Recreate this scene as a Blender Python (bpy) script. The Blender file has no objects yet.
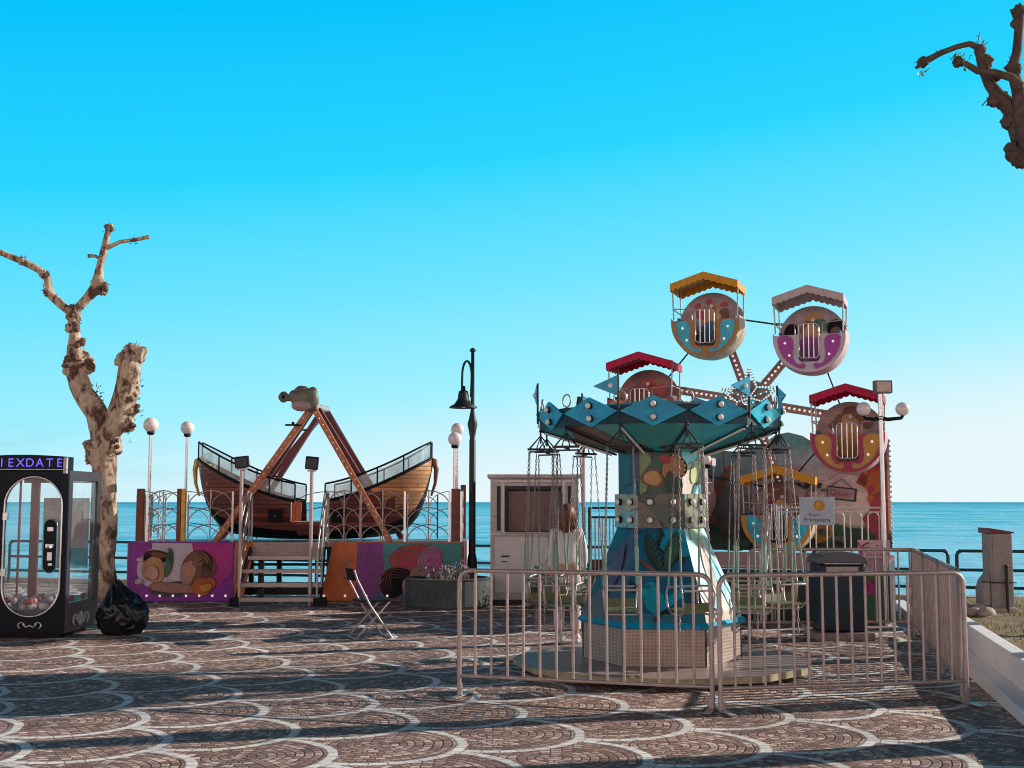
import bpy, bmesh, math, random
from mathutils import Vector, Matrix, noise
PI = math.pi
R_ = math.radians
rnd = random.Random(7)
S = bpy.context.scene
C = S.collection

# ------------------------------------------------------------------ camera model
F = 1208.0
EYE = 1.7
PITCH = math.atan(118 / F)
def W(px, py, Y):
    """world point seen at pixel (px, py) of the photograph at distance Y"""
    u = (px - 512) / F; v = (384 - py) / F
    dy = math.cos(PITCH) - v * math.sin(PITCH); dz = math.sin(PITCH) + v * math.cos(PITCH)
    k = Y / dy
    return Vector((u * k, Y, EYE + dz * k))
def G(px, py):
    u = (px - 512) / F; v = (384 - py) / F
    dy = math.cos(PITCH) - v * math.sin(PITCH); dz = math.sin(PITCH) + v * math.cos(PITCH)
    k = -EYE / dz
    return Vector((u * k, dy * k, 0))

# ------------------------------------------------------------------ materials
def hexc(h):
    h = h.lstrip('#'); o = []
    for i in (0, 2, 4):
        c = int(h[i:i+2], 16) / 255
        o.append(c / 12.92 if c <= .04045 else ((c + .055) / 1.055) ** 2.4)
    return tuple(o)
class NT:
    def __init__(s, m): s.t = m.node_tree; s.n = s.t.nodes; s.l = s.t.links
    def new(s, kind, **kw):
        n = s.n.new(kind)
        for k, v in kw.items(): setattr(n, k, v)
        return n
    def put(s, sock, v):
        if isinstance(v, (int, float)): sock.default_value = v
        elif isinstance(v, (tuple, list)): sock.default_value = tuple(v) + ((1,) if len(v) == 3 and len(sock.default_value) == 4 else ())
        else: s.l.new(v, sock)
    def m(s, op, a, b=0.0, c=0.0):
        n = s.new('ShaderNodeMath', operation=op)
        s.put(n.inputs[0], a); s.put(n.inputs[1], b); s.put(n.inputs[2], c)
        return n.outputs[0]
    def mix(s, f, a, b, mode='MIX'):
        n = s.new('ShaderNodeMixRGB', blend_type=mode)
        s.put(n.inputs[0], f); s.put(n.inputs[1], a); s.put(n.inputs[2], b)
        return n.outputs[0]
    def noise(s, co, scale, detail=4, rough=.6, dist=0):
        n = s.new('ShaderNodeTexNoise'); s.put(n.inputs['Vector'], co)
        n.inputs['Scale'].default_value = scale; n.inputs['Detail'].default_value = detail
        n.inputs['Roughness'].default_value = rough; n.inputs['Distortion'].default_value = dist
        return n.outputs['Fac']
    def ramp(s, f, stops, interp='LINEAR'):
        n = s.new('ShaderNodeValToRGB'); e = n.color_ramp.elements; n.color_ramp.interpolation = interp
        while len(e) < len(stops): e.new(0.5)
        for i, (p, c) in enumerate(stops):
            e[i].position = p; e[i].color = (tuple(c) + (1,)) if len(c) == 3 else c
        s.put(n.inputs[0], f); return n.outputs[0]
    def bump(s, h, strength=.3, dist=.01):
        n = s.new('ShaderNodeBump'); s.put(n.inputs['Height'], h)
        n.inputs['Strength'].default_value = strength; n.inputs['Distance'].default_value = dist
        return n.outputs[0]
def newmat(name):
    m = bpy.data.materials.new(name); m.use_nodes = True
    nt = NT(m); return m, nt, nt.n['Principled BSDF']
def co_obj(nt): return nt.new('ShaderNodeTexCoord').outputs['Object']
def mat(name, col, rough=.5, metal=0.0, var=.25, scale=6, bump=.15, dirt=.25, spec=.5, coat=0, emit=0):
    m, nt, b = newmat(name)
    col = hexc(col) if isinstance(col, str) else col
    co = co_obj(nt)
    n1 = nt.noise(co, scale, 5, .65); n2 = nt.noise(co, scale * 7, 4, .7)
    dark = tuple(c * (1 - var) for c in col); lite = tuple(min(1, c * (1 + var * .6)) for c in col)
    c1 = nt.ramp(n1, [(.3, dark), (.7, lite)])
    g = nt.ramp(n2, [(.45, (1, 1, 1)), (.75, (1 - dirt, 1 - dirt * 1.05, 1 - dirt * 1.1))])
    c2 = nt.mix(1, c1, g, 'MULTIPLY')
    nt.put(b.inputs['Base Color'], c2)
    nt.put(b.inputs['Roughness'], nt.m('ADD', nt.m('MULTIPLY', n2, .25), rough - .12))
    b.inputs['Metallic'].default_value = metal
    b.inputs['Specular IOR Level'].default_value = spec
    b.inputs['Coat Weight'].default_value = coat
    if bump: nt.put(b.inputs['Normal'], nt.bump(n2, bump, .004))
    if emit:
        nt.put(b.inputs['Emission Color'], c2); b.inputs['Emission Strength'].default_value = emit
    return m
def glass(name, col=(.75, .9, .92), alpha=.25, rough=.05):
    m, nt, b = newmat(name)
    out = nt.n['Material Output']
    tr = nt.new('ShaderNodeBsdfTransparent'); tr.inputs[0].default_value = (.93, .97, .98, 1)
    gl = nt.new('ShaderNodeBsdfGlossy'); gl.inputs['Roughness'].default_value = rough
    df = nt.new('ShaderNodeBsdfDiffuse'); df.inputs[0].default_value = tuple(col) + (1,)
    fr = nt.new('ShaderNodeFresnel'); fr.inputs[0].default_value = 1.45
    sm = nt.noise(co_obj(nt), 3, 5, .7)
    m1 = nt.new('ShaderNodeMixShader'); nt.put(m1.inputs[0], nt.m('MULTIPLY', sm, alpha * 2)); nt.l.new(tr.outputs[0], m1.inputs[1]); nt.l.new(df.outputs[0], m1.inputs[2])
    m2 = nt.new('ShaderNodeMixShader'); nt.l.new(fr.outputs[0], m2.inputs[0]); nt.l.new(m1.outputs[0], m2.inputs[1]); nt.l.new(gl.outputs[0], m2.inputs[2])
    nt.l.new(m2.outputs[0], out.inputs[0])
    return m
def mural(name, cols, scale=2.5, line=.05, seed=0, stretch=(1, 1, 1), linecol=(.015, .02, .02)):
    """loose hand-painted scenery: patches of colour with dark brushed outlines"""
    m, nt, b = newmat(name)
    mp = nt.new('ShaderNodeMapping'); nt.l.new(co_obj(nt), mp.inputs[0]); mp.inputs['Location'].default_value = (seed, seed * 1.7, seed * .3); mp.inputs['Scale'].default_value = stretch
    nz = nt.new('ShaderNodeTexNoise'); nt.l.new(mp.outputs[0], nz.inputs['Vector']); nz.inputs['Scale'].default_value = 2.2; nz.inputs['Detail'].default_value = 3
    warp = nt.mix(.28, mp.outputs[0], nz.outputs['Color'])
    v1 = nt.new('ShaderNodeTexVoronoi'); nt.l.new(warp, v1.inputs['Vector']); v1.inputs['Scale'].default_value = scale
    v2 = nt.new('ShaderNodeTexVoronoi', feature='DISTANCE_TO_EDGE'); nt.l.new(warp, v2.inputs['Vector']); v2.inputs['Scale'].default_value = scale
    sep = nt.new('ShaderNodeSeparateColor'); nt.l.new(v1.outputs['Color'], sep.inputs[0])
    k = len(cols)
    base = nt.ramp(sep.outputs[0], [(i / k, hexc(c)) for i, c in enumerate(cols)], 'CONSTANT')
    tone = nt.noise(mp.outputs[0], 6, 6, .7)
    c = nt.mix(1, base, nt.ramp(tone, [(.3, (.75, .8, .82)), (.7, (1.25, 1.25, 1.25))]), 'MULTIPLY')
    ln = nt.ramp(v2.outputs['Distance'], [(line * .4, (1, 1, 1)), (line, (0, 0, 0))])
    wob = nt.ramp(nt.noise(co_obj(nt), 3, 2), [(.42, (0, 0, 0)), (.52, (1, 1, 1))])
    c = nt.mix(nt.mix(1, ln, wob, 'MULTIPLY'), c, linecol)
    nt.put(b.inputs['Base Color'], c); b.inputs['Roughness'].default_value = .35
    return m

M = {}
M['galv'] = mat('galvanised_steel', (.52, .42, .39), .42, .5, .2, 9, .1, .25)
M['chrome'] = mat('bright_steel', (.72, .70, .68), .25, .9, .12, 9, .05, .15)
M['white'] = mat('white_paint', (.76, .72, .70), .4, 0, .1, 5, .1, .2)
M['offwhite'] = mat('offwhite_paint', (.62, .54, .52), .5, 0, .18, 2, .1, .35)
M['black'] = mat('black_paint', (.008, .011, .016), .5, 0, .3, 8, .15, .1, spec=.2)
M['blackgloss'] = mat('black_gloss_panel', (.003, .008, .016), .35, 0, .2, 5, .05, .1, spec=.15)
M['rubber'] = mat('black_rubber', (.010, .010, .013), .7, spec=.2)
M['iron'] = mat('dark_cast_iron', (.010, .016, .021), .5, 0, .3, 10, .25, .2)
M['rail'] = mat('dark_teal_rail_paint', (.02, .06, .075), .4, .2, .3, 6, .2, .2)
M['teal'] = mat('teal_paint', (.004, .40, .66), .35, 0, .35, 4, .1, .35)
M['cyan'] = mat('cyan_paint', (.004, .52, .70), .35, 0, .3, 4, .1, .3)
M['blue'] = mat('blue_paint', (.01, .13, .32), .4, 0, .3, 4)
M['amber'] = mat('amber_paint', (.62, .27, .02), .4, 0, .2, 6, .1, .25)
M['yellow'] = mat('yellow_canvas', (.70, .31, .018), .7, 0, .2, 8, .3, .2)
M['crimson'] = mat('crimson_canvas', (.55, .004, .06), .7, 0, .2, 8, .3, .2)
M['greyc'] = mat('faded_pinkish_canvas', (.60, .47, .47), .7, 0, .2, 8, .3, .2)
M['crim'] = mat('crimson_paint', (.44, .004, .05), .35, 0, .2, 6)
M['purple'] = mat('purple_paint', (.40, .01, .36), .35, 0, .25, 6)
M['lilac'] = mat('lilac_paint', (.60, .52, .62), .4, 0, .15, 6)
M['magenta'] = mat('magenta_paint', (.45, .02, .28), .4, 0, .25, 3)
M['orange'] = mat('orange_paint', (.60, .12, .01), .4, 0, .3, 3)
M['green'] = mat('green_paint', (.03, .14, .07), .4, 0, .35, 4)
M['darkgreen'] = mat('dark_green_paint', (.012, .05, .035), .45, 0, .4, 4)
M['brown'] = mat('brown_paint', (.20, .07, .03), .45, 0, .35, 6)
M['tan'] = mat('tan_paint', (.55, .28, .10), .45, 0, .3, 6)
M['red'] = mat('red_paint', (.42, .03, .02), .4, 0, .35, 5)
M['redbrown'] = mat('red_brown_steel', (.16, .028, .022), .4, .2, .3, 8, .2, .3)
M['copper'] = mat('orange_brown_steel', (.50, .16, .06), .4, .2, .3, 8, .2, .35)
M['pink'] = mat('pink_paint', (.70, .42, .46), .45, 0, .2, 4)
M['dustpink'] = mat('dusty_pink_panel', (.46, .29, .30), .5, 0, .2, 4)
M['beige'] = mat('beige_paint', (.62, .48, .32), .5, 0, .2, 5)
M['gold'] = mat('gold_paint', (.75, .42, .06), .35, .2, .3, 8)
M['globe'] = mat('opal_globe', (.88, .80, .78), .22, 0, .04, 3, 0, .06)
M['bulb'] = mat('lit_bulb', (.95, .92, .85), .2, 0, .02, 3, 0, 0, emit=.55)
M['bulboff'] = mat('clear_white_bulb', (.85, .86, .82), .15, 0, .05, 3, 0, .05)
M['led'] = mat('blue_led', (.14, .10, .95), .3, 0, .3, 30, 0, 0, emit=1.1)
M['concrete'] = mat('grey_concrete', (.24, .22, .21), .85, 0, .35, 4, .6, .35)
M['darkconc'] = mat('weathered_dark_concrete', (.085, .10, .10), .85, 0, .4, 5, .6, .35)
M['stone'] = mat('pale_stone', (.52, .44, .38), .8, 0, .25, 5, .5, .3)
M['kerb'] = mat('whitewashed_kerb', (.90, .88, .87), .75, 0, .06, 4, .5, .12)
M['cabinet'] = mat('grey_fibreglass', (.36, .31, .31), .6, 0, .15, 3, .2, .25)
M['glass'] = glass('clear_glass', alpha=.12)
M['smoke'] = glass('hazy_perspex', (.62, .75, .76), .42, .15)
M['skin'] = mat('skin', (.55, .30, .21), .5, 0, .08, 12, .05, .05)
M['hair'] = mat('auburn_hair', (.20, .07, .035), .45, 0, .5, 40, .6, .4)
M['cardigan'] = mat('pale_knit', (.80, .76, .74), .85, 0, .15, 18, .6, .2)
M['trousers'] = mat('light_grey_trousers', (.66, .58, .57), .85, 0, .15, 12, .4, .2)
M['redcloth'] = mat('dark_red_cloth', (.25, .02, .03), .8)
M['sleeve'] = mat('pale_green_sleeve', (.28, .42, .34), .5, 0, .2, 10)
M['seat'] = mat('pale_seat_shell', (.60, .56, .54), .4, 0, .15, 6)
M['leaf'] = mat('spring_leaf', (.20, .26, .04), .6, 0, .3, 8)
M['soil'] = mat('dry_soil', (.16, .12, .09), .95, 0, .4, 8, .8, .4)
M['shrub'] = mat('shrub_leaves', (.05, .09, .035), .6, 0, .4, 8)
M['dry'] = mat('dry_pale_plant', (.42, .33, .30), .8, 0, .3, 10)

def checker_plate():
    m, nt, b = newmat('cream_tread_plate'); co = co_obj(nt)
    sp = nt.new('ShaderNodeSeparateXYZ'); nt.l.new(co, sp.inputs[0])
    h = nt.m('ADD', sp.outputs[0], sp.outputs[1])
    a = nt.m('SINE', nt.m('MULTIPLY', nt.m('ADD', h, sp.outputs[2]), 95)); c = nt.m('SINE', nt.m('MULTIPLY', nt.m('SUBTRACT', h, sp.outputs[2]), 95))
    d = nt.m('MULTIPLY', a, c)
    st = nt.ramp(d, [(.10, (0, 0, 0)), (.35, (1, 1, 1))])
    n = nt.noise(co, 5, 5)
    base = nt.ramp(n, [(.3, (.30, .215, .19)), (.7, (.46, .35, .30))])
    nt.put(b.inputs['Base Color'], nt.mix(nt.mix(1, st, (.45, .45, .45), 'MULTIPLY'), base, (.72, .58, .46)))
    nt.put(b.inputs['Normal'], nt.bump(st, .5, .006)); b.inputs['Roughness'].default_value = .45; b.inputs['Metallic'].default_value = .15
    return m
M['tread'] = checker_plate()
def boards(name, base, gapx=None, gapz=None, dark=.25, period=.12, axis=0):
    m, nt, b = newmat(name); co = co_obj(nt)
    sp = nt.new('ShaderNodeSeparateXYZ'); nt.l.new(co, sp.inputs[0])
    x = nt.m('MULTIPLY', sp.outputs[axis], 1 / period)
    f = nt.m('FRACT', x)
    gap = nt.m('LESS_THAN', f, .14)
    wn = nt.new('ShaderNodeTexWhiteNoise', noise_dimensions='1D'); nt.l.new(nt.m('FLOOR', x), wn.inputs['W'])
    mp = nt.new('ShaderNodeMapping'); nt.l.new(co, mp.inputs[0]); mp.inputs['Scale'].default_value = (1, 1, 6) if axis == 2 else (6, 6, 1)
    n = nt.noise(mp.outputs[0], 5, 5)
    f2 = nt.m('ADD', nt.m('MULTIPLY', wn.outputs[0], .5), nt.m('MULTIPLY', n, .5))
    c = nt.ramp(f2, [(.2, tuple(q * .55 for q in base)), (.8, tuple(min(1, q * 1.3) for q in base))])
    c = nt.mix(gap, c, tuple(q * dark for q in base))
    nt.put(b.inputs['Base Color'], c); b.inputs['Roughness'].default_value = .55
    nt.put(b.inputs['Normal'], nt.bump(nt.m('SUBTRACT', 1, gap), .6, .01))
    return m
M['hull'] = boards('red_brown_hull_planks', (.24, .075, .06), period=.075, axis=2)
M['hulltan'] = boards('tan_hull_planks', (.62, .29, .12), period=.075, axis=2)
M['slats'] = boards('grey_pink_slats', (.46, .33, .31), period=.2, axis=1, dark=.45)
M['woodpost'] = mat('red_brown_wood', (.22, .055, .03), .5, 0, .35, 8, .3, .3)
M['chairsteel'] = mat('satin_steel', (.50, .45, .43), .45, .5, .1, 9)
M['bark_backlit'] = mat('backlit_mottled_bark', (.13, .085, .07), .9, 0, .6, 7, .8, .4)  # bark darkened, its backlit silhouette put into the colour
M['olive'] = mat('faded_olive_paint', (.17, .17, .12), .5, 0, .5, 9)
M['chain'] = mat('worn_chain_steel', (.30, .26, .25), .5, .4, .3, 12)
M['shell'] = mat('olive_seat_shell', (.17, .20, .09), .5, 0, .3, 6)
M['rimdark'] = mat('dark_teal_rim', (.006, .045, .065), .5, 0, .3, 6, spec=.3)
M['slatpaint'] = mat('pinkish_grey_slats', (.54, .40, .36), .5, 0, .2, 3, .1, .3)
M['knob'] = mat('dark_knotted_bark', (.19, .11, .08), .9, 0, .55, 14, .8, .45)
M['deck'] = boards('grey_grooved_deck', (.34, .30, .27), period=.05, axis=0, dark=.4)

def bark():
    m, nt, b = newmat('mottled_plane_bark'); co = co_obj(nt)
    mp = nt.new('ShaderNodeMapping'); nt.l.new(co, mp.inputs[0]); mp.inputs['Scale'].default_value = (1, 1, .55)
    n1 = nt.noise(mp.outputs[0], 7, 5, .6, .6); n2 = nt.noise(co, 40, 5, .7); n3 = nt.noise(mp.outputs[0], 2.2, 3, .5)
    c = nt.ramp(n1, [(.36, (.08, .045, .035)), (.43, (.20, .12, .085)), (.49, (.48, .35, .24)), (.60, (.74, .58, .42)), (.74, (.36, .26, .17))])
    c = nt.mix(nt.ramp(n3, [(.50, (0, 0, 0)), (.75, (.6, .6, .6))]), c, (.22, .13, .10))
    c = nt.mix(1, c, nt.ramp(n2, [(.3, (.6, .6, .6)), (.7, (1.1, 1.1, 1.1))]), 'MULTIPLY')
    nt.put(b.inputs['Base Color'], c); b.inputs['Roughness'].default_value = .85
    nt.put(b.inputs['Normal'], nt.bump(nt.m('ADD', n2, nt.m('MULTIPLY', n1, 1)), .35, .012))
    return m
M['bark'] = bark()
M['twig'] = mat('dark_twig', (.13, .075, .055), .8, 0, .4, 20, .4, .3)
def water_mat():
    m, nt, b = newmat('sea_water'); out = nt.n['Material Output']; co = co_obj(nt)
    def str_noise(sx, sy, d=4):
        mp = nt.new('ShaderNodeMapping'); nt.l.new(co, mp.inputs[0]); mp.inputs['Scale'].default_value = (sx, sy, 1)
        return nt.noise(mp.outputs[0], 1, d, .65, .3)
    a = str_noise(.35, 1.3, 6); c = str_noise(.03, .12, 5); d = str_noise(.004, .012, 4)
    cam = nt.new('ShaderNodeSeparateXYZ'); nt.l.new(co, cam.inputs[0])
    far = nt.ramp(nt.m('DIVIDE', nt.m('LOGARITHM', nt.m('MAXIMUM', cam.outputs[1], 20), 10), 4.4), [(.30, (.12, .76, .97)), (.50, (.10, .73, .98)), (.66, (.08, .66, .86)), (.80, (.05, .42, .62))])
    at = nt.new('ShaderNodeAttribute', attribute_name='crest'); h = nt.m('ADD', nt.m('MULTIPLY', at.outputs['Fac'], .8), nt.m('MULTIPLY', c, .2))
    t = nt.ramp(h, [(.25, (.30, .58, .66)), (.42, (.70, .86, .92)), (.58, (1.5, 1.08, 1.05)), (.74, (3.6, 1.3, 1.2))])
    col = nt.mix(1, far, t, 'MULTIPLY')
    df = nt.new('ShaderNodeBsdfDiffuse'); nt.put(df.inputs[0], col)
    gl = nt.new('ShaderNodeBsdfGlossy'); gl.inputs['Roughness'].default_value = .28; gl.inputs[0].default_value = (.8, .95, 1, 1)
    bm = nt.bump(nt.m('ADD', a, nt.m('MULTIPLY', c, 2)), .9, .6)
    nt.put(gl.inputs['Normal'], bm); nt.put(df.inputs['Normal'], bm)
    mx = nt.new('ShaderNodeMixShader'); mx.inputs[0].default_value = .22
    nt.l.new(df.outputs[0], mx.inputs[1]); nt.l.new(gl.outputs[0], mx.inputs[2]); nt.l.new(mx.outputs[0], out.inputs[0])
    return m
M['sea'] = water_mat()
def grass_mat():
    m, nt, b = newmat('dry_grass_ground'); co = co_obj(nt)
    n = nt.noise(co, 3, 6, .7); n2 = nt.noise(co, 40, 4)
    c = nt.ramp(n, [(.35, (.42, .30, .19)), (.5, (.26, .20, .10)), (.65, (.50, .39, .26))])
    nt.put(b.inputs['Base Color'], nt.mix(1, c, nt.ramp(n2, [(.3, (.6, .6, .6)), (.7, (1.2, 1.2, 1.2))]), 'MULTIPLY'))
    nt.put(b.inputs['Normal'], nt.bump(n2, 1, .03)); b.inputs['Roughness'].default_value = .95
    return m
M['grass'] = grass_mat()
def paving():
    m, nt, b = newmat('fish_scale_cobbles'); co = co_obj(nt); R = .668
    sp = nt.new('ShaderNodeSeparateXYZ'); nt.l.new(co, sp.inputs[0]); X, Y = sp.outputs[0], sp.outputs[1]
    wobn = nt.noise(co, 3.5, 3, .5); wob = nt.m('MULTIPLY', nt.m('SUBTRACT', wobn, .5), .045)
    mm = nt.m
    U = mm('ADD', mm('MULTIPLY', X, .942), mm('MULTIPLY', Y, -.336)); Wc = mm('ADD', mm('MULTIPLY', X, .336), mm('MULTIPLY', Y, .942))
    u = mm('MULTIPLY', mm('ADD', mm('ADD', U, 6.523), wob), 1 / R); w = mm('MULTIPLY', mm('ADD', mm('SUBTRACT', Wc, 7.867), wob), 1 / R)
    n = mm('FLOOR', u); fu = mm('SUBTRACT', u, n)
    p = mm('FLOORED_MODULO', n, 2)
    v = mm('MULTIPLY', mm('ADD', mm('ADD', w, p), 1), .5)
    fw = mm('SUBTRACT', mm('MULTIPLY', mm('FRACT', v), 2), 1)
    d = mm('SQRT', mm('ADD', mm('MULTIPLY', fu, fu), mm('MULTIPLY', fw, fw)))
    inner = mm('LESS_THAN', d, 1.0)
    gu = mm('SUBTRACT', 1, fu); gw = mm('SUBTRACT', 1, mm('ABSOLUTE', fw))
    d2 = mm('SQRT', mm('ADD', mm('MULTIPLY', gu, gu), mm('MULTIPLY', gw, gw)))
    def sel(a, c): return mm('ADD', mm('MULTIPLY', inner, a), mm('MULTIPLY', mm('SUBTRACT', 1, inner), c))
    rad = sel(d, d2); th = sel(mm('ARCTAN2', fw, fu), mm('ARCTAN2', gw, mm('MULTIPLY', gu, -1)))
    ring = mm('MULTIPLY', rad, R / .062); i = mm('FLOOR', ring); fr = mm('FRACT', ring)
    arc = mm('ADD', mm('MULTIPLY', mm('MULTIPLY', th, mm('ADD', i, .5)), .062 / .078), mm('MULTIPLY', i, .5)); fa = mm('FRACT', arc)
    e1 = mm('MINIMUM', fr, mm('SUBTRACT', 1, fr)); e2 = mm('MINIMUM', fa, mm('SUBTRACT', 1, fa))
    edge = mm('MINIMUM', e1, mm('MULTIPLY', e2, 1.5))
    joint = nt.ramp(edge, [(.04, (.9, .9, .9)), (.15, (0, 0, 0))])
    cmb = nt.new('ShaderNodeCombineXYZ'); nt.put(cmb.inputs[0], i); nt.put(cmb.inputs[1], mm('FLOOR', arc)); nt.put(cmb.inputs[2], mm('ADD', n, mm('MULTIPLY', mm('FLOOR', v), 7.3)))
    wn = nt.new('ShaderNodeTexWhiteNoise', noise_dimensions='3D'); nt.l.new(cmb.outputs[0], wn.inputs['Vector'])
    cob = nt.ramp(wn.outputs[0], [(0, (.23, .13, .10)), (.4, (.40, .25, .195)), (.75, (.56, .375, .30)), (1, (.86, .64, .53))])
    # white arc bands of larger blocks
    band = mm('MULTIPLY', inner, mm('GREATER_THAN', d, .885))
    bseg = mm('FRACT', mm('MULTIPLY', th, 5.2)); be = mm('MINIMUM', bseg, mm('SUBTRACT', 1, bseg))
    wb = nt.new('ShaderNodeTexWhiteNoise', noise_dimensions='2D')
    cb = nt.new('ShaderNodeCombineXYZ'); nt.put(cb.inputs[0], mm('FLOOR', mm('MULTIPLY', th, 5.2))); nt.put(cb.inputs[1], n); nt.l.new(cb.outputs[0], wb.inputs['Vector'])
    bc = nt.ramp(wb.outputs[0], [(0, (.78, .74, .68)), (1, (.98, .96, .92))])
    bj = nt.ramp(be, [(.02, (1, 1, 1)), (.06, (0, 0, 0))])
    bandedge = nt.ramp(mm('ABSOLUTE', mm('SUBTRACT', d, .884)), [(.008, (1, 1, 1)), (.02, (0, 0, 0))])
    bc = nt.mix(bj, bc, (.3, .25, .22))
    c = nt.mix(joint, cob, (.10, .06, .05))
    c = nt.mix(band, c, bc)
    c = nt.mix(nt.mix(1, bandedge, (.6, .6, .6), 'MULTIPLY'), c, (.10, .07, .06))
    big = nt.noise(co, .8, 5, .65)
    c = nt.mix(1, c, nt.ramp(big, [(.3, (.84, .82, .82)), (.7, (1.15, 1.13, 1.10))]), 'MULTIPLY')
    fine = nt.noise(co, 60, 4, .7)
    c = nt.mix(1, c, nt.ramp(fine, [(.3, (.8, .8, .8)), (.7, (1.25, 1.25, 1.25))]), 'MULTIPLY')
    patch = nt.noise(co, .45, 3, .5, .8)
    c = nt.mix(1, c, nt.ramp(patch, [(.46, (1, 1, 1)), (.50, (.80, .80, .84)), (.60, (.95, .93, .90))]), 'MULTIPLY')
    stain = nt.noise(co, 2.3, 4, .6, .5)
    c = nt.mix(nt.ramp(stain, [(.62, (0, 0, 0)), (.74, (.35, .35, .35))]), c, (.12, .10, .09))
    nt.put(b.inputs['Base Color'], c)
    notj = mm('SUBTRACT', 1, joint)
    h = mm('ADD', mm('MULTIPLY', mm('MAXIMUM', notj, band), mm('ADD', .8, mm('MULTIPLY', wn.outputs[0], .35))), mm('MULTIPLY', fine, .35))
    nt.put(b.inputs['Normal'], nt.bump(h, .8, .012)); b.inputs['Roughness'].default_value = .72
    return m
M['paving'] = paving()

# ------------------------------------------------------------------ mesh builder
class MB:
    def __init__(s): s.v = []; s.f = []; s.fm = []; s.fs = []; s.mats = []
    def mi(s, m):
        if m is None: return 0
        if m not in s.mats: s.mats.append(m)
        return s.mats.index(m)
    def add(s, vs, fs, m=None, smooth=False):
        o = len(s.v); k = s.mi(m); s.v += [Vector(v) for v in vs]
        for f in fs: s.f.append([o + i for i in f]); s.fm.append(k); s.fs.append(smooth)
        return s
    def box(s, c, size, rz=0, m=None, rot=None):
        x, y, z = [q / 2 for q in size]; Rm = rot if rot is not None else Matrix.Rotation(rz, 3, 'Z')
        vs = [Vector(c) + Rm @ Vector((a * x, b * y, d * z)) for a in (-1, 1) for b in (-1, 1) for d in (-1, 1)]
        return s.add(vs, [(0, 1, 3, 2), (4, 6, 7, 5), (0, 4, 5, 1), (2, 3, 7, 6), (0, 2, 6, 4), (1, 5, 7, 3)], m)
    def bar(s, p, q, w, h, m=None):
        p = Vector(p); q = Vector(q); d = q - p; L = d.length; d.normalize()
        up = Vector((0, 0, 1)) if abs(d.z) < .95 else Vector((0, 1, 0))
        a = d.cross(up).normalized(); b2 = a.cross(d).normalized()
        Rm = Matrix((d, a, b2)).transposed()
        return s.box((p + q) / 2, (L, w, h), rot=Rm, m=m)
    def tube(s, pts, r, n=8, m=None, closed=False, caps=True):
        pts = [Vector(p) for p in pts]; k = len(pts)
        rs = r if isinstance(r, (list, tuple)) else [r] * k
        rings = []; prev = None
        for i, p in enumerate(pts):
            if closed: t = (pts[(i + 1) % k] - pts[i - 1])
            else: t = (pts[min(i + 1, k - 1)] - pts[max(i - 1, 0)])
            t.normalize()
            if prev is None:
                a = t.orthogonal().normalized()
            else:
                a = prev - t * prev.dot(t); a = a.normalized() if a.length > 1e-6 else t.orthogonal().normalized()
            prev = a; b2 = t.cross(a)
            rings.append([p + (a * math.cos(2 * PI * j / n) + b2 * math.sin(2 * PI * j / n)) * rs[i] for j in range(n)])
        vs = [v for rg in rings for v in rg]; fs = []
        for i in range(k if closed else k - 1):
            i2 = (i + 1) % k
            for j in range(n): fs.append((i * n + j, i * n + (j + 1) % n, i2 * n + (j + 1) % n, i2 * n + j))
        s.add(vs, fs, m, True)
        if caps and not closed:
            s.add(rings[0], [tuple(range(n))[::-1]], m); s.add(rings[-1], [tuple(range(n))], m)
        return s
    def lathe(s, prof, c, n=16, m=None, axis='Z', smooth=True, a0=0, a1=2 * PI):
        vs = []; full = abs(a1 - a0 - 2 * PI) < 1e-6; cols = n if full else n + 1; k = len(prof)
        for j in range(cols):
            a = a0 + (a1 - a0) * j / n
            for (r, z) in prof:
                v = Vector((r * math.cos(a), r * math.sin(a), z))
                if axis == 'Y': v = Vector((v.x, v.z, v.y))
                if axis == 'X': v = Vector((v.z, v.x, v.y))
                vs.append(Vector(c) + v)
        fs = []
        for j in range(n):
            j2 = (j + 1) % cols
            for i in range(k - 1): fs.append((j * k + i, j2 * k + i, j2 * k + i + 1, j * k + i + 1))
        return s.add(vs, fs, m, smooth)
    def sphere(s, c, r, n=12, m=None, sc=(1, 1, 1), fn=None):
        k = max(4, n // 2); vs = []; 
        for i in range(k + 1):
            ph = PI * i / k
            for j in range(n):
                a = 2 * PI * j / n
                d = Vector((math.sin(ph) * math.cos(a), math.sin(ph) * math.sin(a), math.cos(ph)))
                q = r if fn is None else r * fn(d)
                vs.append(Vector(c) + Vector((d.x * q * sc[0], d.y * q * sc[1], d.z * q * sc[2])))
        fs = [(i * n + j, (i + 1) * n + j, (i + 1) * n + (j + 1) % n, i * n + (j + 1) % n) for i in range(k) for j in range(n)]
        return s.add(vs, fs, m, True)
    def prism(s, poly, org, ux, uy, t, m=None):
        """2-D polygon (ccw in ux,uy) extruded by vector t"""
        org = Vector(org); ux = Vector(ux); uy = Vector(uy); t = Vector(t); n = len(poly)
        a = [org + ux * x + uy * y for x, y in poly]; b2 = [p + t for p in a]
        fs = [tuple(range(n)), tuple(range(2 * n - 1, n - 1, -1))] + [(i, i + n, (i + 1) % n + n, (i + 1) % n) for i in range(n)]
        return s.add(a + b2, fs, m)
    def face(s, pts, m=None): return s.add(pts, [tuple(range(len(pts)))], m)
    def disc(s, c, r, nrm, t=.02, n=24, m=None):
        nrm = Vector(nrm).normalized(); ux = nrm.orthogonal().normalized(); uy = nrm.cross(ux)
        return s.prism([(r * math.cos(2 * PI * j / n), r * math.sin(2 * PI * j / n)) for j in range(n)], Vector(c) - nrm * t / 2, ux, uy, nrm * t, m)
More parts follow.
